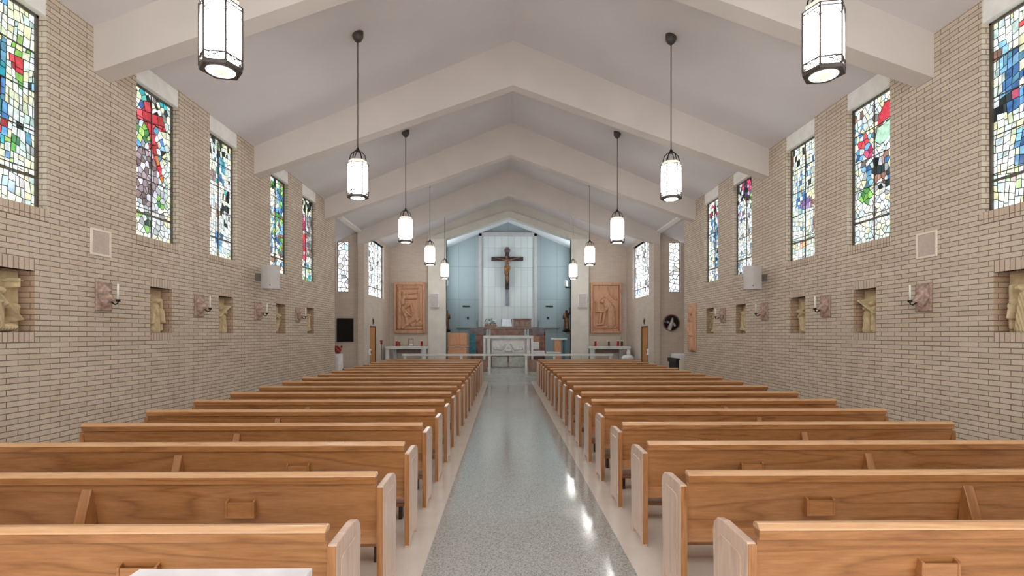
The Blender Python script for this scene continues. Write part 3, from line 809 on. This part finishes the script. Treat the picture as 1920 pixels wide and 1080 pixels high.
# flush square grilles
for side in (-1,1):
    r = thing('wall_grille', 'square flush grille with a cream frame on the %s brick wall' % ('left' if side < 0 else 'right'), 'grille', group='flush square grilles')
    MB().box(-.155,-.012,.02,.155,0,.34).build('grille_cloth', M['grille'], r)
    MB().box(-.18,-.02,0,-.15,0,.36).box(.15,-.02,0,.18,0,.36).box(-.15,-.02,0,.15,0,.03).box(-.15,-.02,.33,.15,0,.36).build('frame', M['grille_frame'], r, bevel=.003)
    orient_side(r, side, side*W, 7.23, 2.86)
# box speakers on nave walls
for side in (-1,1):
    r = thing('wall_speaker', 'grey box loudspeaker bracketed to the %s nave wall below a window' % ('left' if side < 0 else 'right'), 'speaker', (side*5.37, 11.75, 2.80), side*-.25, 'nave loudspeakers')
    prof = [(-.15,.16),(-.19,-.08)]+[(-.19+.38*q/8, -.08-.06*math.sin(PI*q/8)) for q in range(1,8)]+[(.19,-.08),(.15,.16)]
    MB().prism(prof, 'z', 0, .52).build('cabinet', M['speaker'], r, bevel=.006, seg=2)
    MB().lathe([(.012,-.145),(.012,-.138)], (0,0,.08), 12, axis='y').build('badge', M['redbrown'], r)
    MB().box(side*.13, .0, .18, side*.33, .06, .34).build('bracket', M['steelframe'], r)
# small pier speakers
for side in (-1,1):
    r = thing('pier_speaker', 'white box loudspeaker on the %s pier of the chancel arch' % ('left' if side < 0 else 'right'), 'speaker', (side*3.5, 25.05, 3.06), 0, 'pier loudspeakers')
    MB().box(-.21,-.2,0,.21,0,.68).build('cabinet', M['whitetrim'], r, bevel=.02, seg=2)
    MB().box(-.18,-.208,.03,.18,-.2,.65).build('grille_cloth', M['speaker'], r)
# large wooden reliefs on end walls
def big_relief(cx, label, caps, seed):
    r = thing('wood_relief', label, 'relief', (cx, 25.3, 1.85), 0, 'large carved wood panels')
    w, h = 1.48, 2.43
    o = relief('carving', w-.24, h-.28, caps, M['relief_wood'], r, nx=120, base=.05, amp=.10, folds=.07, seed=seed)
    o.location = (0,0,.14)
    for x0, x1, z0, z1 in ((-w/2,-w/2+.12,0,h),(w/2-.12,w/2,0,h),(-w/2+.12,w/2-.12,0,.14),(-w/2+.12,w/2-.12,h-.14,h)):
        pass
    fb = MB().box(-w/2,-.17,0,-w/2+.1,0,h).box(w/2-.1,-.17,0,w/2,0,h).box(-w/2+.1,-.17,0,w/2-.1,0,.13).box(-w/2+.1,-.17,h-.13,w/2-.1,0,h)
    fb.build('frame', M['relief_wood'], r, grain='z', bevel=.012)
    return r
capsL = [(.1,.1,.12,1.5,.09,.07,.9),(.1,1.6,.1,1.6,.08,.08,1.),(.25,.12,.42,.22,.09,.06,1.2),(.42,.25,.35,.55,.07,.08,1.1),(.35,.55,.25,.85,.09,.09,1.3),(.25,.85,.55,1.0,.08,.05,1.2),(.55,1.0,.62,.7,.05,.04,1.2),(.3,.75,.55,.55,.07,.05,1.4),(.22,1.05,.28,1.3,.1,.08,1.2),(.28,1.42,.28,1.42,.08,.08,1.4),(.3,1.22,.75,1.22,.035,.03,1.2),(.1,1.62,.8,1.62,.04,.04,.9),(.45,1.4,.8,1.45,.03,.03,.8),(.6,.2,.95,.25,.09,.1,.9),(.6,.3,.7,.4,.05,.03,1.2),(.8,.35,.88,.45,.05,.03,1.2),(.85,.5,.85,1.5,.03,.03,.5),(.2,.08,.95,.08,.06,.06,.5)]
capsR = [(.62,.9,.45,1.15,.17,.13,1.2),(.36,1.12,.36,1.12,.1,.09,1.5),(.7,.85,.72,.25,.14,.17,1.1),(.55,.85,.4,.7,.07,.05,1.3),(.4,.7,.18,.72,.05,.04,1.4),(.45,.65,.38,.3,.07,.06,1.1),(.3,.65,.25,.3,.06,.05,1.1),(.38,.25,.15,.2,.05,.04,1.2),(.1,.75,.1,1.1,.03,.03,.9),(.3,.72,.1,.72,.04,.04,.9),(.6,1.1,.82,.75,.06,.05,1.3),(.5,1.8,.65,1.4,.03,.03,.5),(.65,1.4,.9,1.2,.03,.05,.5),(.1,.12,.9,.12,.06,.06,.6),(.55,.15,.58,.18,.04,.04,.9)]
big_relief(-4.73, 'large framed wood carving of a kneeling figure left of the chancel arch', capsL, 3)
big_relief(4.68, 'large framed wood carving of a stooping figure right of the chancel arch', capsR, 4)
# tall relief on right nave wall end
o = relief('narrow_relief', .60, 1.46, [(.5,.2,.45,1.3,.3,.2,1.2),(.45,1.6,.45,1.6,.15,.15,1.4),(.3,1.2,.7,.8,.1,.08,1.6),(.5,2.0,.5,2.2,.18,.1,1.)], M['relief_wood'], None, nx=40, base=.05, amp=.06, folds=.1, seed=9)
orient_side(o, 1, W, 16.35, 1.29)
tag(o, 'tall narrow carved wood panel at the far end of the right brick wall', 'relief')
# dark wall screen
r = thing('wall_screen', 'dark rectangular wall screen in the left recess', 'screen', (-6.46, YB4+.18, 1.5))
MB().box(-.32,-.07,0,.32,0,.92).build('housing', M['black'], r, bevel=.006)
MB().box(-.29,-.075,.03,.29,-.07,.89).build('panel', M['blackgloss'], r)
# round plaque
r = thing('round_plaque', 'round black plaque with a pale figure in the right recess', 'plaque', (6.42, YB4+.18, 2.25))
MB().lathe([(.30,-.04),(.33,-.06),(.34,-.03),(.34,0)], n=40, axis='y').build('rim', M['dull_brown'], r)
MB().lathe([(.29,-.055),(.30,-.03)], n=36, axis='y').build('disc', M['blackgloss'], r)
organic('figure', [([(-.08,-.06,-.22),(.0,-.07,0),(.04,-.06,.18)],[.09,.07,.03]),([(.05,-.07,.02),(.12,-.07,-.1)],[.03,.05]),([(.02,-.08,.12)],[.04])], M['speaker'], r, voxel=.01)
# small wall crucifixes above doors, dispensers
for side in (-1,1):
    nm = 'left' if side < 0 else 'right'
    r = thing('wall_crucifix', 'small dark crucifix above the %s chapel door' % nm, 'crucifix', group='small crucifixes')
    MB().box(-.022,-.02,0,.022,0,.26).box(-.08,-.02,.16,.08,0,.20).build('cross', M['darkcross'], r, bevel=.003)
    organic('figure', [([(0,-.03,.05),(0,-.035,.15)],[.012,.018]),([(0,-.035,.2)],[.014]),([(-.065,-.03,.185),(0,-.035,.165),(.065,-.03,.185)],[.007,.012,.007])], M['flesh'], r, voxel=.004, smooth=1)
    orient_side(r, side, side*W, 22.0, 2.2)
    r = thing('hand_dispenser', 'small white dispenser on the wall beside the %s chapel door' % nm, 'dispenser', group='hand dispensers')
    MB().box(-.06,-.1,0,.06,0,.26).build('housing', M['whitetrim'], r, bevel=.01)
    MB().box(-.03,-.11,.06,.03,-.1,.18).build('window_slot', M['red'], r)
    orient_side(r, side, side*W, 21.3, .95)

# ------------------------------------------------------------------ communion rail
def rail_piece(x0, x1, label):
    r = thing('communion_rail', label, 'rail', ((x0+x1)/2, 21.3, .15), 0, 'communion rails')
    a, b = x0-(x0+x1)/2, x1-(x0+x1)/2
    MB().box(a,-.11,.77,b,.11,.85).build('rail_top', M['marble'], r, bevel=.008)
    n_ = max(2, int((b-a)/1.1))
    for i in range(n_+1):
        x = a+.1+(b-a-.2)*i/n_
        MB().box(x-.05,-.06,0,x+.05,.06,.77).build('post', M['marble'], r, bevel=.006)
    MB().box(a+.05,-.04,.0,b-.05,.04,.12).build('base', M['marble_panel'], r)
    sc_ = MB()
    for i in range(n_):
        xx0 = a+.2+(b-a-.2)*i/n_; xx1 = a+(b-a-.2)*(i+1)/n_
        sc_.box(xx0, -.012, .12, xx1, .012, .62)
    sc_.build('screen_panel', M['dull_brown'], r)
rail_piece(-4.31, -.70, 'white marble communion rail left of the altar opening')
rail_piece(.58, 4.2, 'white marble communion rail right of the altar opening')

# ------------------------------------------------------------------ altar
r = thing('altar', 'white marble altar with a carved frontal under the arch', 'altar', (-.03, 23.4, .3))
MB().box(-1.09,-.45,1.31,1.09,.45,1.44).build('altar_top', M['marble'], r, bevel=.015, seg=2)
for x in (-1.09, .99): MB().box(x,-.43,0,x+.10,.43,1.31).build('leg', M['marble'], r, bevel=.006)
for x in (-.92, .80): MB().box(x,-.40,.64,x+.13,-.25,1.31).build('column', M['marble'], r, bevel=.006)
MB().box(-.74,-.34,.64,.74,.2,1.31).build('body', M['marble_panel'], r)
o = relief('carved_frontal', 1.4, .5, [(.08,.1,.3,.08,.04,.03,1.2),(.3,.06,.42,.24,.03,.015,1.4),(.92,.1,.7,.08,.04,.03,1.2),(.7,.06,.58,.24,.03,.015,1.4),(.42,.05,.58,.05,.04,.04,1.),(.1,.13,.1,.13,.05,.05,1.1),(.9,.13,.9,.13,.05,.05,1.1),(.5,.1,.5,.1,.035,.035,.9)], M['marble'], r, nx=70, base=.01, amp=.05, seed=12)
o.location = (0,-.34,.72)
MB().box(-1.0,-.50,.56,1.0,.3,.64).build('ledge', M['marble'], r, bevel=.006)
MB().box(-.96,-.42,.0,-.74,.3,.56).build('side_pier', M['dull_brown'], r)
MB().box(.74,-.42,.0,.96,.3,.56).build('side_pier', M['dull_brown'], r)
MB().box(-.72,-.40,.06,-.03,.3,.54).build('front_panel', M['glass_panel'], r, bevel=.012)
MB().box(.03,-.40,.06,.72,.3,.54).build('front_panel', M['glass_panel'], r, bevel=.012)
MB().box(-1.12,-.55,0,1.12,.5,.05).build('plinth', M['marble_panel'], r, bevel=.006)

# ------------------------------------------------------------------ rear altar and things on it
YR = 28.5
r = thing('rear_altar', 'red brown stone rear altar against the pale slab wall', 'altar', (-.05, YR, .3))
MB().box(-1.35,-.35,1.76,1.35,.6,1.88).build('altar_top', M['dull_brown'], r, bevel=.008)
MB().box(-.9,-.3,0,.9,.5,1.76).build('body', M['brown_stone'], r)
for x in (-1.12,-.98,.93,1.07): MB().box(x,-.34,0,x+.09,-.24,1.76).build('post', M['marble_panel'], r)
for s_ in (-1,1):
    MB().box(s_*1.2,-.2,0,s_*2.05,.5,1.45).build('side_block', M['brown_stone'], r, bevel=.01)
    MB().box(s_*1.2,-.22,1.45,s_*2.05,.5,1.82).build('side_shelf', M['purple_stone'], r, bevel=.01)
r = thing('tabernacle', 'rose brown tabernacle chest on the right of the rear altar', 'tabernacle', (.76, YR, 2.18))
MB().box(-.48,-.2,0,.48,.3,.40).build('body', M['brown_stone'], r, bevel=.01)
for x in (-.3,.0,.3): MB().box(x-.11,-.215,.05,x+.11,-.2,.35).build('door', M['dull_brown'], r, bevel=.004)
MB().box(-.51,-.24,.40,.51,.32,.46).build('lid', M['brown_stone'], r, bevel=.008)
r = thing('missal_stand', 'stand with an open white book on the rear altar', 'book stand', (-.08, YR-.1, 2.18))
MB().prism([(-.12,.0),(.15,.0),(.15,.42),(.12,.44)], 'x', -.30, .30).build('stand', M['dull_brown'], r)
MB().add([(-.28,-.14,.04),(0,-.12,.03),(.28,-.14,.04),(.24,.10,.45),(0,.12,.44),(-.24,.10,.45),(-.28,-.12,.03),(0,-.10,.02),(.28,-.12,.03),(.24,.12,.44),(0,.14,.43),(-.24,.12,.44)],
    [(0,1,4,5),(1,2,3,4),(6,11,10,7),(7,10,9,8),(0,6,7,1),(1,7,8,2),(2,8,9,3),(3,9,10,4),(4,10,11,5),(5,11,6,0)]).build('open_book', M['paper'], r)
r = thing('flower_box', 'box of white and green flowers on the left of the rear altar', 'flowers', (-.95, YR, 2.18))
MB().box(-.33,-.12,0,.33,.2,.14).build('box', M['brown_stone'], r, bevel=.008)
mb = MB(); rr = random.Random(5)
for _ in range(34): mb.sphere((rr.uniform(-.28,.3), rr.uniform(-.12,.15), rr.uniform(.14,.40)), rr.uniform(.03,.055), 8)
mb.build('blossoms', M['paper'], r)
mb = MB()
for _ in range(60):
    c = Vector((rr.uniform(-.32,.32), rr.uniform(-.16,.2), rr.uniform(.1,.46))); d = Vector((rr.uniform(-1,1), rr.uniform(-1,1), rr.uniform(0,1))).normalized()*.09
    e = Vector((-d.y, d.x, .02)).normalized()*.025
    mb.add([c-d, c+e, c+d, c-e, c+Vector((0,0,.012))], [(0,1,4),(1,2,4),(2,3,4),(3,0,4),(0,3,2,1)])
mb.build('leaves', M['green'], r)

# crucifix
r = thing('crucifix', 'large dark wooden crucifix on the pale slab wall behind the altar', 'crucifix', (-.04, YBACK-.12, 0))
MB().box(-.12,-.16,4.38,.12,-.04,6.5).box(-.92,-.155,6.02,.92,-.05,6.25).build('cross', M['darkcross'], r, bevel=.012, grain='z')
MB().prism([(-.12,6.5),(-.17,6.55),(-.17,6.68),(-.10,6.72),(-.10,6.80),(.10,6.80),(.10,6.72),(.17,6.68),(.17,6.55),(.12,6.5)], 'y', -.18, -.04).build('title_board', M['purple_stone'], r, bevel=.01)
MB().box(-.11,-.05,3.45,.11,0,4.38).build('mount', M['mountgrey'], r)
y = -.24
organic('figure', [
    ([(0,y,5.72),(.01,y-.02,5.9),(0,y,6.02)], [.085,.125,.11]),        # torso
    ([(-.02,y,5.60),(0,y,5.72)], [.10,.085]),
    ([(0,y-.02,6.05),(-.02,y-.05,6.14)], [.045,.04]), ([(-.03,y-.07,6.20)], [.075]), ([(-.03,y-.08,6.16)],[.06]),
    ([(-.10,y,6.02),(-.33,y+.03,6.10),(-.62,y+.06,6.17),(-.68,y+.05,6.19)], [.055,.038,.026,.028]),
    ([(.10,y,6.02),(.33,y+.03,6.10),(.62,y+.06,6.17),(.68,y+.05,6.19)], [.055,.038,.026,.028]),
    ([(-.05,y,5.58),(-.10,y-.09,5.28),(-.03,y+.02,4.95),(-.01,y,4.82)], [.088,.066,.042,.03]),
    ([(.05,y,5.58),(-.02,y-.09,5.30),(.03,y+.02,4.95),(.01,y,4.82)], [.088,.066,.042,.03]),
    ([(0,y,4.83),(0,y-.06,4.74)], [.035,.028])], M['flesh'], r, voxel=.014, smooth=3)
organic('loincloth', [([(-.09,y-.01,5.60),(.09,y-.01,5.60)],[.11,.11]), ([(-.09,y-.03,5.5),(-.14,y-.04,5.3)],[.10,.05]), ([(.04,y-.04,5.45)],[.11])], M['gold'], r, voxel=.014, smooth=2)
MB().box(-.09,-.27,4.62,.09,-.15,4.70).build('foot_block', M['darkcross'], r, bevel=.006)

# statues by the piers
def statue(x, side, label):
    r = thing('painted_statue', label, 'statue', (x, 27.0, 2.02), 0, 'painted statues in the chancel')
    organic('figure', [([(0,0,.03),(0,0,.35),(0,-.01,.65)],[.17,.13,.12]), ([(0,-.01,.65),(0,-.01,.82)],[.14,.10]), ([(0,-.02,.95)],[.075]), ([(0,-.01,.86)],[.05]),
        ([(side*.12,0,.78),(side*.2,-.05,.95),(side*.17,-.06,1.12)],[.05,.04,.03]), ([(-side*.12,0,.78),(-side*.17,-.08,.6),(-side*.03,-.13,.6)],[.05,.045,.03])], M['redbrown'], r, voxel=.015)
    organic('mantle', [([(-side*.08,-.06,.75),(side*.05,-.10,.4),(side*.02,-.10,.08)],[.07,.09,.08])], M['gold'], r, voxel=.015)
    MB().tube([(side*.18,-.06,.85),(side*.24,-.08,1.3)], .014, 8).build('staff', M['black'], r)
    MB().lathe([(.2,-.10),(.2,-.02),(.17,.04)], n=20).build('base', M['black'], r)
    MB().box(0,-.1,-.2,side*(3.695-abs(x)),.1,-.1).build('wall_bracket', M['dull_brown'], r)
statue(-3.16, -1, 'painted statue with raised staff beside the left chancel pier')
statue(2.98, 1, 'painted statue with raised staff beside the right chancel pier')
for side in (-1,1):
    x = side*3.5
    r = thing('wall_spotlight', 'small pale spotlight high beside the %s chancel pier' % ('left' if side < 0 else 'right'), 'spotlight', (-3.28 if side < 0 else 3.08, 28.0, 4.35), 0, 'chancel spotlights')
    MB().lathe([(.09,0),(.10,.25),(.06,.3)], n=16).build('can', M['whitetrim'], r)
    MB().box(0,-.03,-.1,side*(3.695-(3.28 if side < 0 else 3.08)),.03,-.04).lathe([(.03,-.1),(.03,.02)], n=10).build('bracket', M['black'], r)

# ambo
r = thing('ambo', 'light wooden reading desk left of the altar', 'lectern', (-2.5, 25.9, .3))
MB().box(-.46,-.25,.0,.46,.3,.88).build('body', M['ambo_wood'], r, grain='x', bevel=.012)
MB().box(-.46,-.2,.93,.46,.3,1.56).build('front_panel', M['ambo_wood'], r, grain='x', bevel=.012)
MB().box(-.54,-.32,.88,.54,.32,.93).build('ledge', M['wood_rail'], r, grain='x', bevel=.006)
MB().box(-.38,-.215,.99,.38,-.2,1.5).build('inset_panel', M['ambo_wood'], r, grain='z', bevel=.006)
# teal chair
def chair(x, y, seatm, label, name='chair', back=1.5, w=.5):
    r = thing(name, label, 'chair', (x, y, .3))
    MB().box(-w/2,-.25,.42,w/2,.25,.50).build('seat', seatm, r, bevel=.012)
    MB().box(-w/2,.2,.5,w/2,.26,back).build('backrest', seatm, r, bevel=.012)
    for sx in (-1,1):
        for sy in (-1,1): MB().box(sx*(w/2-.05),sy*.2-.025,0,sx*w/2,sy*.2+.025,.42).build('leg', M['wood'], r)
    return r
chair(-1.79, 26.3, M['teal'], 'tall chair covered in teal cloth beside the reading desk', w=.3, back=1.52)
r = chair(1.25, 26.6, M['wood'], 'wooden celebrant chair with a pale cushion right of the altar', back=1.38, w=.72)
MB().box(-.02,-.2,.72,.28,.2,1.1).build('cushion', M['cloth'], r, bevel=.03, seg=2)
r = thing('kneeling_bench', 'low pale cushioned bench in front of the wooden chair', 'bench', (1.35, 25.9, .3))
MB().box(-.42,-.15,.5,.42,.15,.68).build('cushion', M['cloth'], r, bevel=.03, seg=2)
MB().box(-.4,-.13,0,.4,.13,.5).build('base', M['redbrown'], r)
r = thing('candle_stand', 'tall thin brass candle stand right of the altar', 'candlestick', (1.83, 26.6, .3))
MB().lathe([(.13,0),(.12,.03),(.02,.06),(.018,1.35),(.05,1.40),(.05,1.42)], n=16).build('stand', M['gold'], r)
MB().lathe([(.022,1.42),(.022,1.62)], n=12).build('candle', M['black'], r)
r = thing('credence_table', 'pale topped credence table by the right pier', 'table', (2.5, 26.2, .3))
MB().box(-.4,-.25,1.22,.4,.25,1.32).build('tabletop', M['marble'], r, bevel=.01)
MB().box(-.22,-.15,0,.12,.15,1.22).build('pedestal', M['ambo_wood'], r, grain='z', bevel=.01)
MB().box(.22,-.1,0,.32,.1,1.22).build('leg', M['teal'], r)
MB().box(-.62,-.2,.55,.1,.2,.62).build('lower_shelf', M['marble'], r)

# ------------------------------------------------------------------ side altars
def side_altar(cx, side, label):
    r = thing('side_altar', label, 'altar', (cx, 24.2, .3), 0, 'side altars')
    MB().box(-.9,-.55,.83,.9,.5,.95).build('altar_top', M['marble'], r, bevel=.012)
    for x in (-.9,.74): MB().box(x,-.5,0,x+.16,-.34,.83).build('leg', M['marble'], r, bevel=.008)
    for x in (-.72,.56): MB().box(x,.3,0,x+.16,.46,.83).build('leg', M['marble'], r, bevel=.008)
    MB().box(-.55,.32,.62,.55,.42,.83).build('back_rail', M['dull_brown'], r)
    struct(MB().box(cx-.8, 25.16, 1.25, cx+.8, 25.3, 1.7).build('trim_%d' % (60+(side > 0)), M['brick_far'], bevel=.006))
side_altar(-4.65, -1, 'white marble side altar under the left wood carving')
side_altar(4.6, 1, 'white marble side altar under the right wood carving')
def votive(x, y, z, s, label, mat='red', name='votive_candle'):
    r = thing(name, label, 'candle', (x,y,z))
    MB().lathe([(.05*s,0),(.055*s,.02),(.05*s,.2*s),(.054*s,.24*s)], n=14).build('glass_cup', M[mat], r)
    MB().lathe([(.035*s,.22*s),(.035*s,.27*s)], n=12).build('wax', M['candle'], r)
votive(-5.12, 24.1, 1.25, 1.0, 'red votive candle at the left end of the left side altar')
votive(-5.0, 24.1, 1.25, .9, 'amber votive candle beside the red one on the left side altar', 'gold')
votive(-3.98, 24.1, 1.25, 1.0, 'single red votive candle at the right end of the left side altar')
votive(3.98, 24.1, 1.25, 1.0, 'red votive candle at the left end of the right side altar')
votive(4.6, 24.1, 1.25, .9, 'dark grey cup candle in the middle of the right side altar', 'bronze')
votive(5.02, 24.1, 1.25, 1.0, 'red votive candle near the right end of the right side altar')
votive(5.2, 24.1, 1.25, .95, 'dark red cup candle at the right end of the right side altar', 'redbrown')
r = thing('floral_frame', 'small frame with white flowers in the middle of the left side altar', 'frame', (-4.5, 24.2, 1.25))
MB().box(-.12,0,0,-.10,.02,.34).box(.10,0,0,.12,.02,.34).box(-.1,0,.32,.1,.02,.34).build('frame', M['bronze'], r)
mb = MB()
for q in range(7): mb.sphere((-.06+.02*q, -.02, .05+.015*(q % 3)), .035, 8)
mb.build('flowers', M['paper'], r)
# votive stand
r = thing('candle_stand', 'slim pole with a red glass beside the left chapel door', 'candlestick', (-5.5, 22.75, .3))
MB().lathe([(.1,0),(.09,.03),(.015,.05),(.015,1.05),(.04,1.08)], n=14).build('stand', M['bronze'], r)
MB().lathe([(.045,1.08),(.055,1.24)], n=14).build('glass_cup', M['red'], r)
# draped stand with red flowers (left recess)
def draped(name, x, y, z0, rad, h, label, cat):
    r = thing(name, label, cat, (x,y,z0))
    vs = []; N = 40; rows = 8
    for j in range(rows+1):
        t = j/rows
        for i in range(N):
            a = 2*PI*i/N; rr_ = rad*(1+.10*t)+.02*t*math.sin(a*9)
            vs.append((rr_*math.cos(a), rr_*math.sin(a), h*(1-t)+.01))
    vs.append((0,0,h+.012))
    fs = [(j*N+i, j*N+(i+1)%N, (j+1)*N+(i+1)%N, (j+1)*N+i) for j in range(rows) for i in range(N)]+[(i,(i+1)%N,len(vs)-1) for i in range(N)]
    MB().add(vs, fs, True).build('cloth', M['cloth'], r)
    MB().lathe([(rad*.9,0),(rad*.9,h)], n=24).build('stand', M['wood'], r)
    return r
draped('draped_pedestal', -5.86, 18.0, 0, .15, 1.12, 'white draped pedestal carrying red flowers beyond the left wall end', 'pedestal')
r = thing('flower_arrangement', 'red flower arrangement on the white draped pedestal', 'flowers', (-5.86, 18.0, 1.135))
MB().lathe([(.05,0),(.09,.06),(.075,.12)], n=16).build('pot', M['basket'], r)
mb = MB()
for _ in range(26): mb.sphere((rr.uniform(-.13,.13), rr.uniform(-.1,.1), rr.uniform(.1,.27)), rr.uniform(.025,.045), 8)
mb.build('blossoms', M['red'], r)
r = thing('low_bench', 'dark low bench beyond the left wall end', 'bench', (-5.40, 18.0, 0))
MB().box(-.25,-.18,.58,.25,.18,.64).build('seat', M['redbrown'], r, bevel=.006)
for x in (-.22,.17): MB().box(x,-.15,0,x+.05,.15,.58).build('leg', M['redbrown'], r)
# organ
r = thing('organ', 'pale organ console beyond the right wall end', 'organ', (6.0, 18.1, 0))
MB().box(-.32,-.5,0,.6,.5,.92).build('case', M['grille_frame'], r, bevel=.01)
MB().box(-.42,-.48,.84,-.30,.48,.98).build('keyboard', M['black'], r, bevel=.006)
MB().box(-.36,-.48,0,-.32,.48,.84).build('knee_panel', M['black'], r)
MB().box(-.28,-.5,.92,.6,.5,1.12).build('music_desk', M['cloth'], r, bevel=.02)
r = thing('organ_bench', 'dark bench in front of the organ console', 'bench', (5.30, 18.1, 0))
MB().box(-.16,-.4,.5,.16,.4,.56).build('seat', M['black'], r, bevel=.006)
for yy in (-.36,.32): MB().box(-.13,yy,0,.13,yy+.04,.5).build('leg', M['black'], r)
# gift table right
r = thing('offering_basket', 'wicker basket under a white cloth by the right side altar', 'basket', (5.2, 22.95, .3))
MB().lathe([(.16,0),(.24,.42),(.25,.46)], n=20).build('basket', M['basket'], r)
MB().lathe([(.27,.40),(.26,.5),(.2,.56),(.05,.6)], n=20).build('cloth', M['cloth'], r)
r = thing('white_vase', 'small white vase standing on the cloth covered basket', 'vase', (5.22, 22.95, .9))
MB().lathe([(.05,0),(.08,.08),(.05,.16),(.06,.22),(.055,.22)], n=16).build('body', M['whitetrim'], r)

# ------------------------------------------------------------------ world, lights, camera
w = bpy.data.worlds.new('World'); S.world = w; w.use_nodes = True
nt = w.node_tree; bg = nt.nodes['Background']
bg.inputs[0].default_value = (1.0, .985, .97, 1); bg.inputs[1].default_value = 1.35

cam = bpy.data.cameras.new('Camera'); co = bpy.data.objects.new('Camera', cam); COL.objects.link(co)
co.location = (-.1834, 0, 1.8); co.rotation_euler = (PI/2, 0, -.0137)
cam.sensor_width = 36; cam.lens = 36*986.2/1920; cam.shift_x = 0; cam.shift_y = (626.5-540)/1920
cam.clip_start = .05; cam.clip_end = 200
S.camera = co
S.view_settings.view_transform = 'Standard'; S.view_settings.look = 'None'
S.view_settings.gamma = 1; S.view_settings.use_curve_mapping = False
S.view_settings.exposure = .96
S.cycles.max_bounces = 7; S.cycles.diffuse_bounces = 4; S.cycles.glossy_bounces = 3
S.cycles.use_denoising = True
S.cycles.sample_clamp_indirect = 6
bpy.context.view_layer.update()
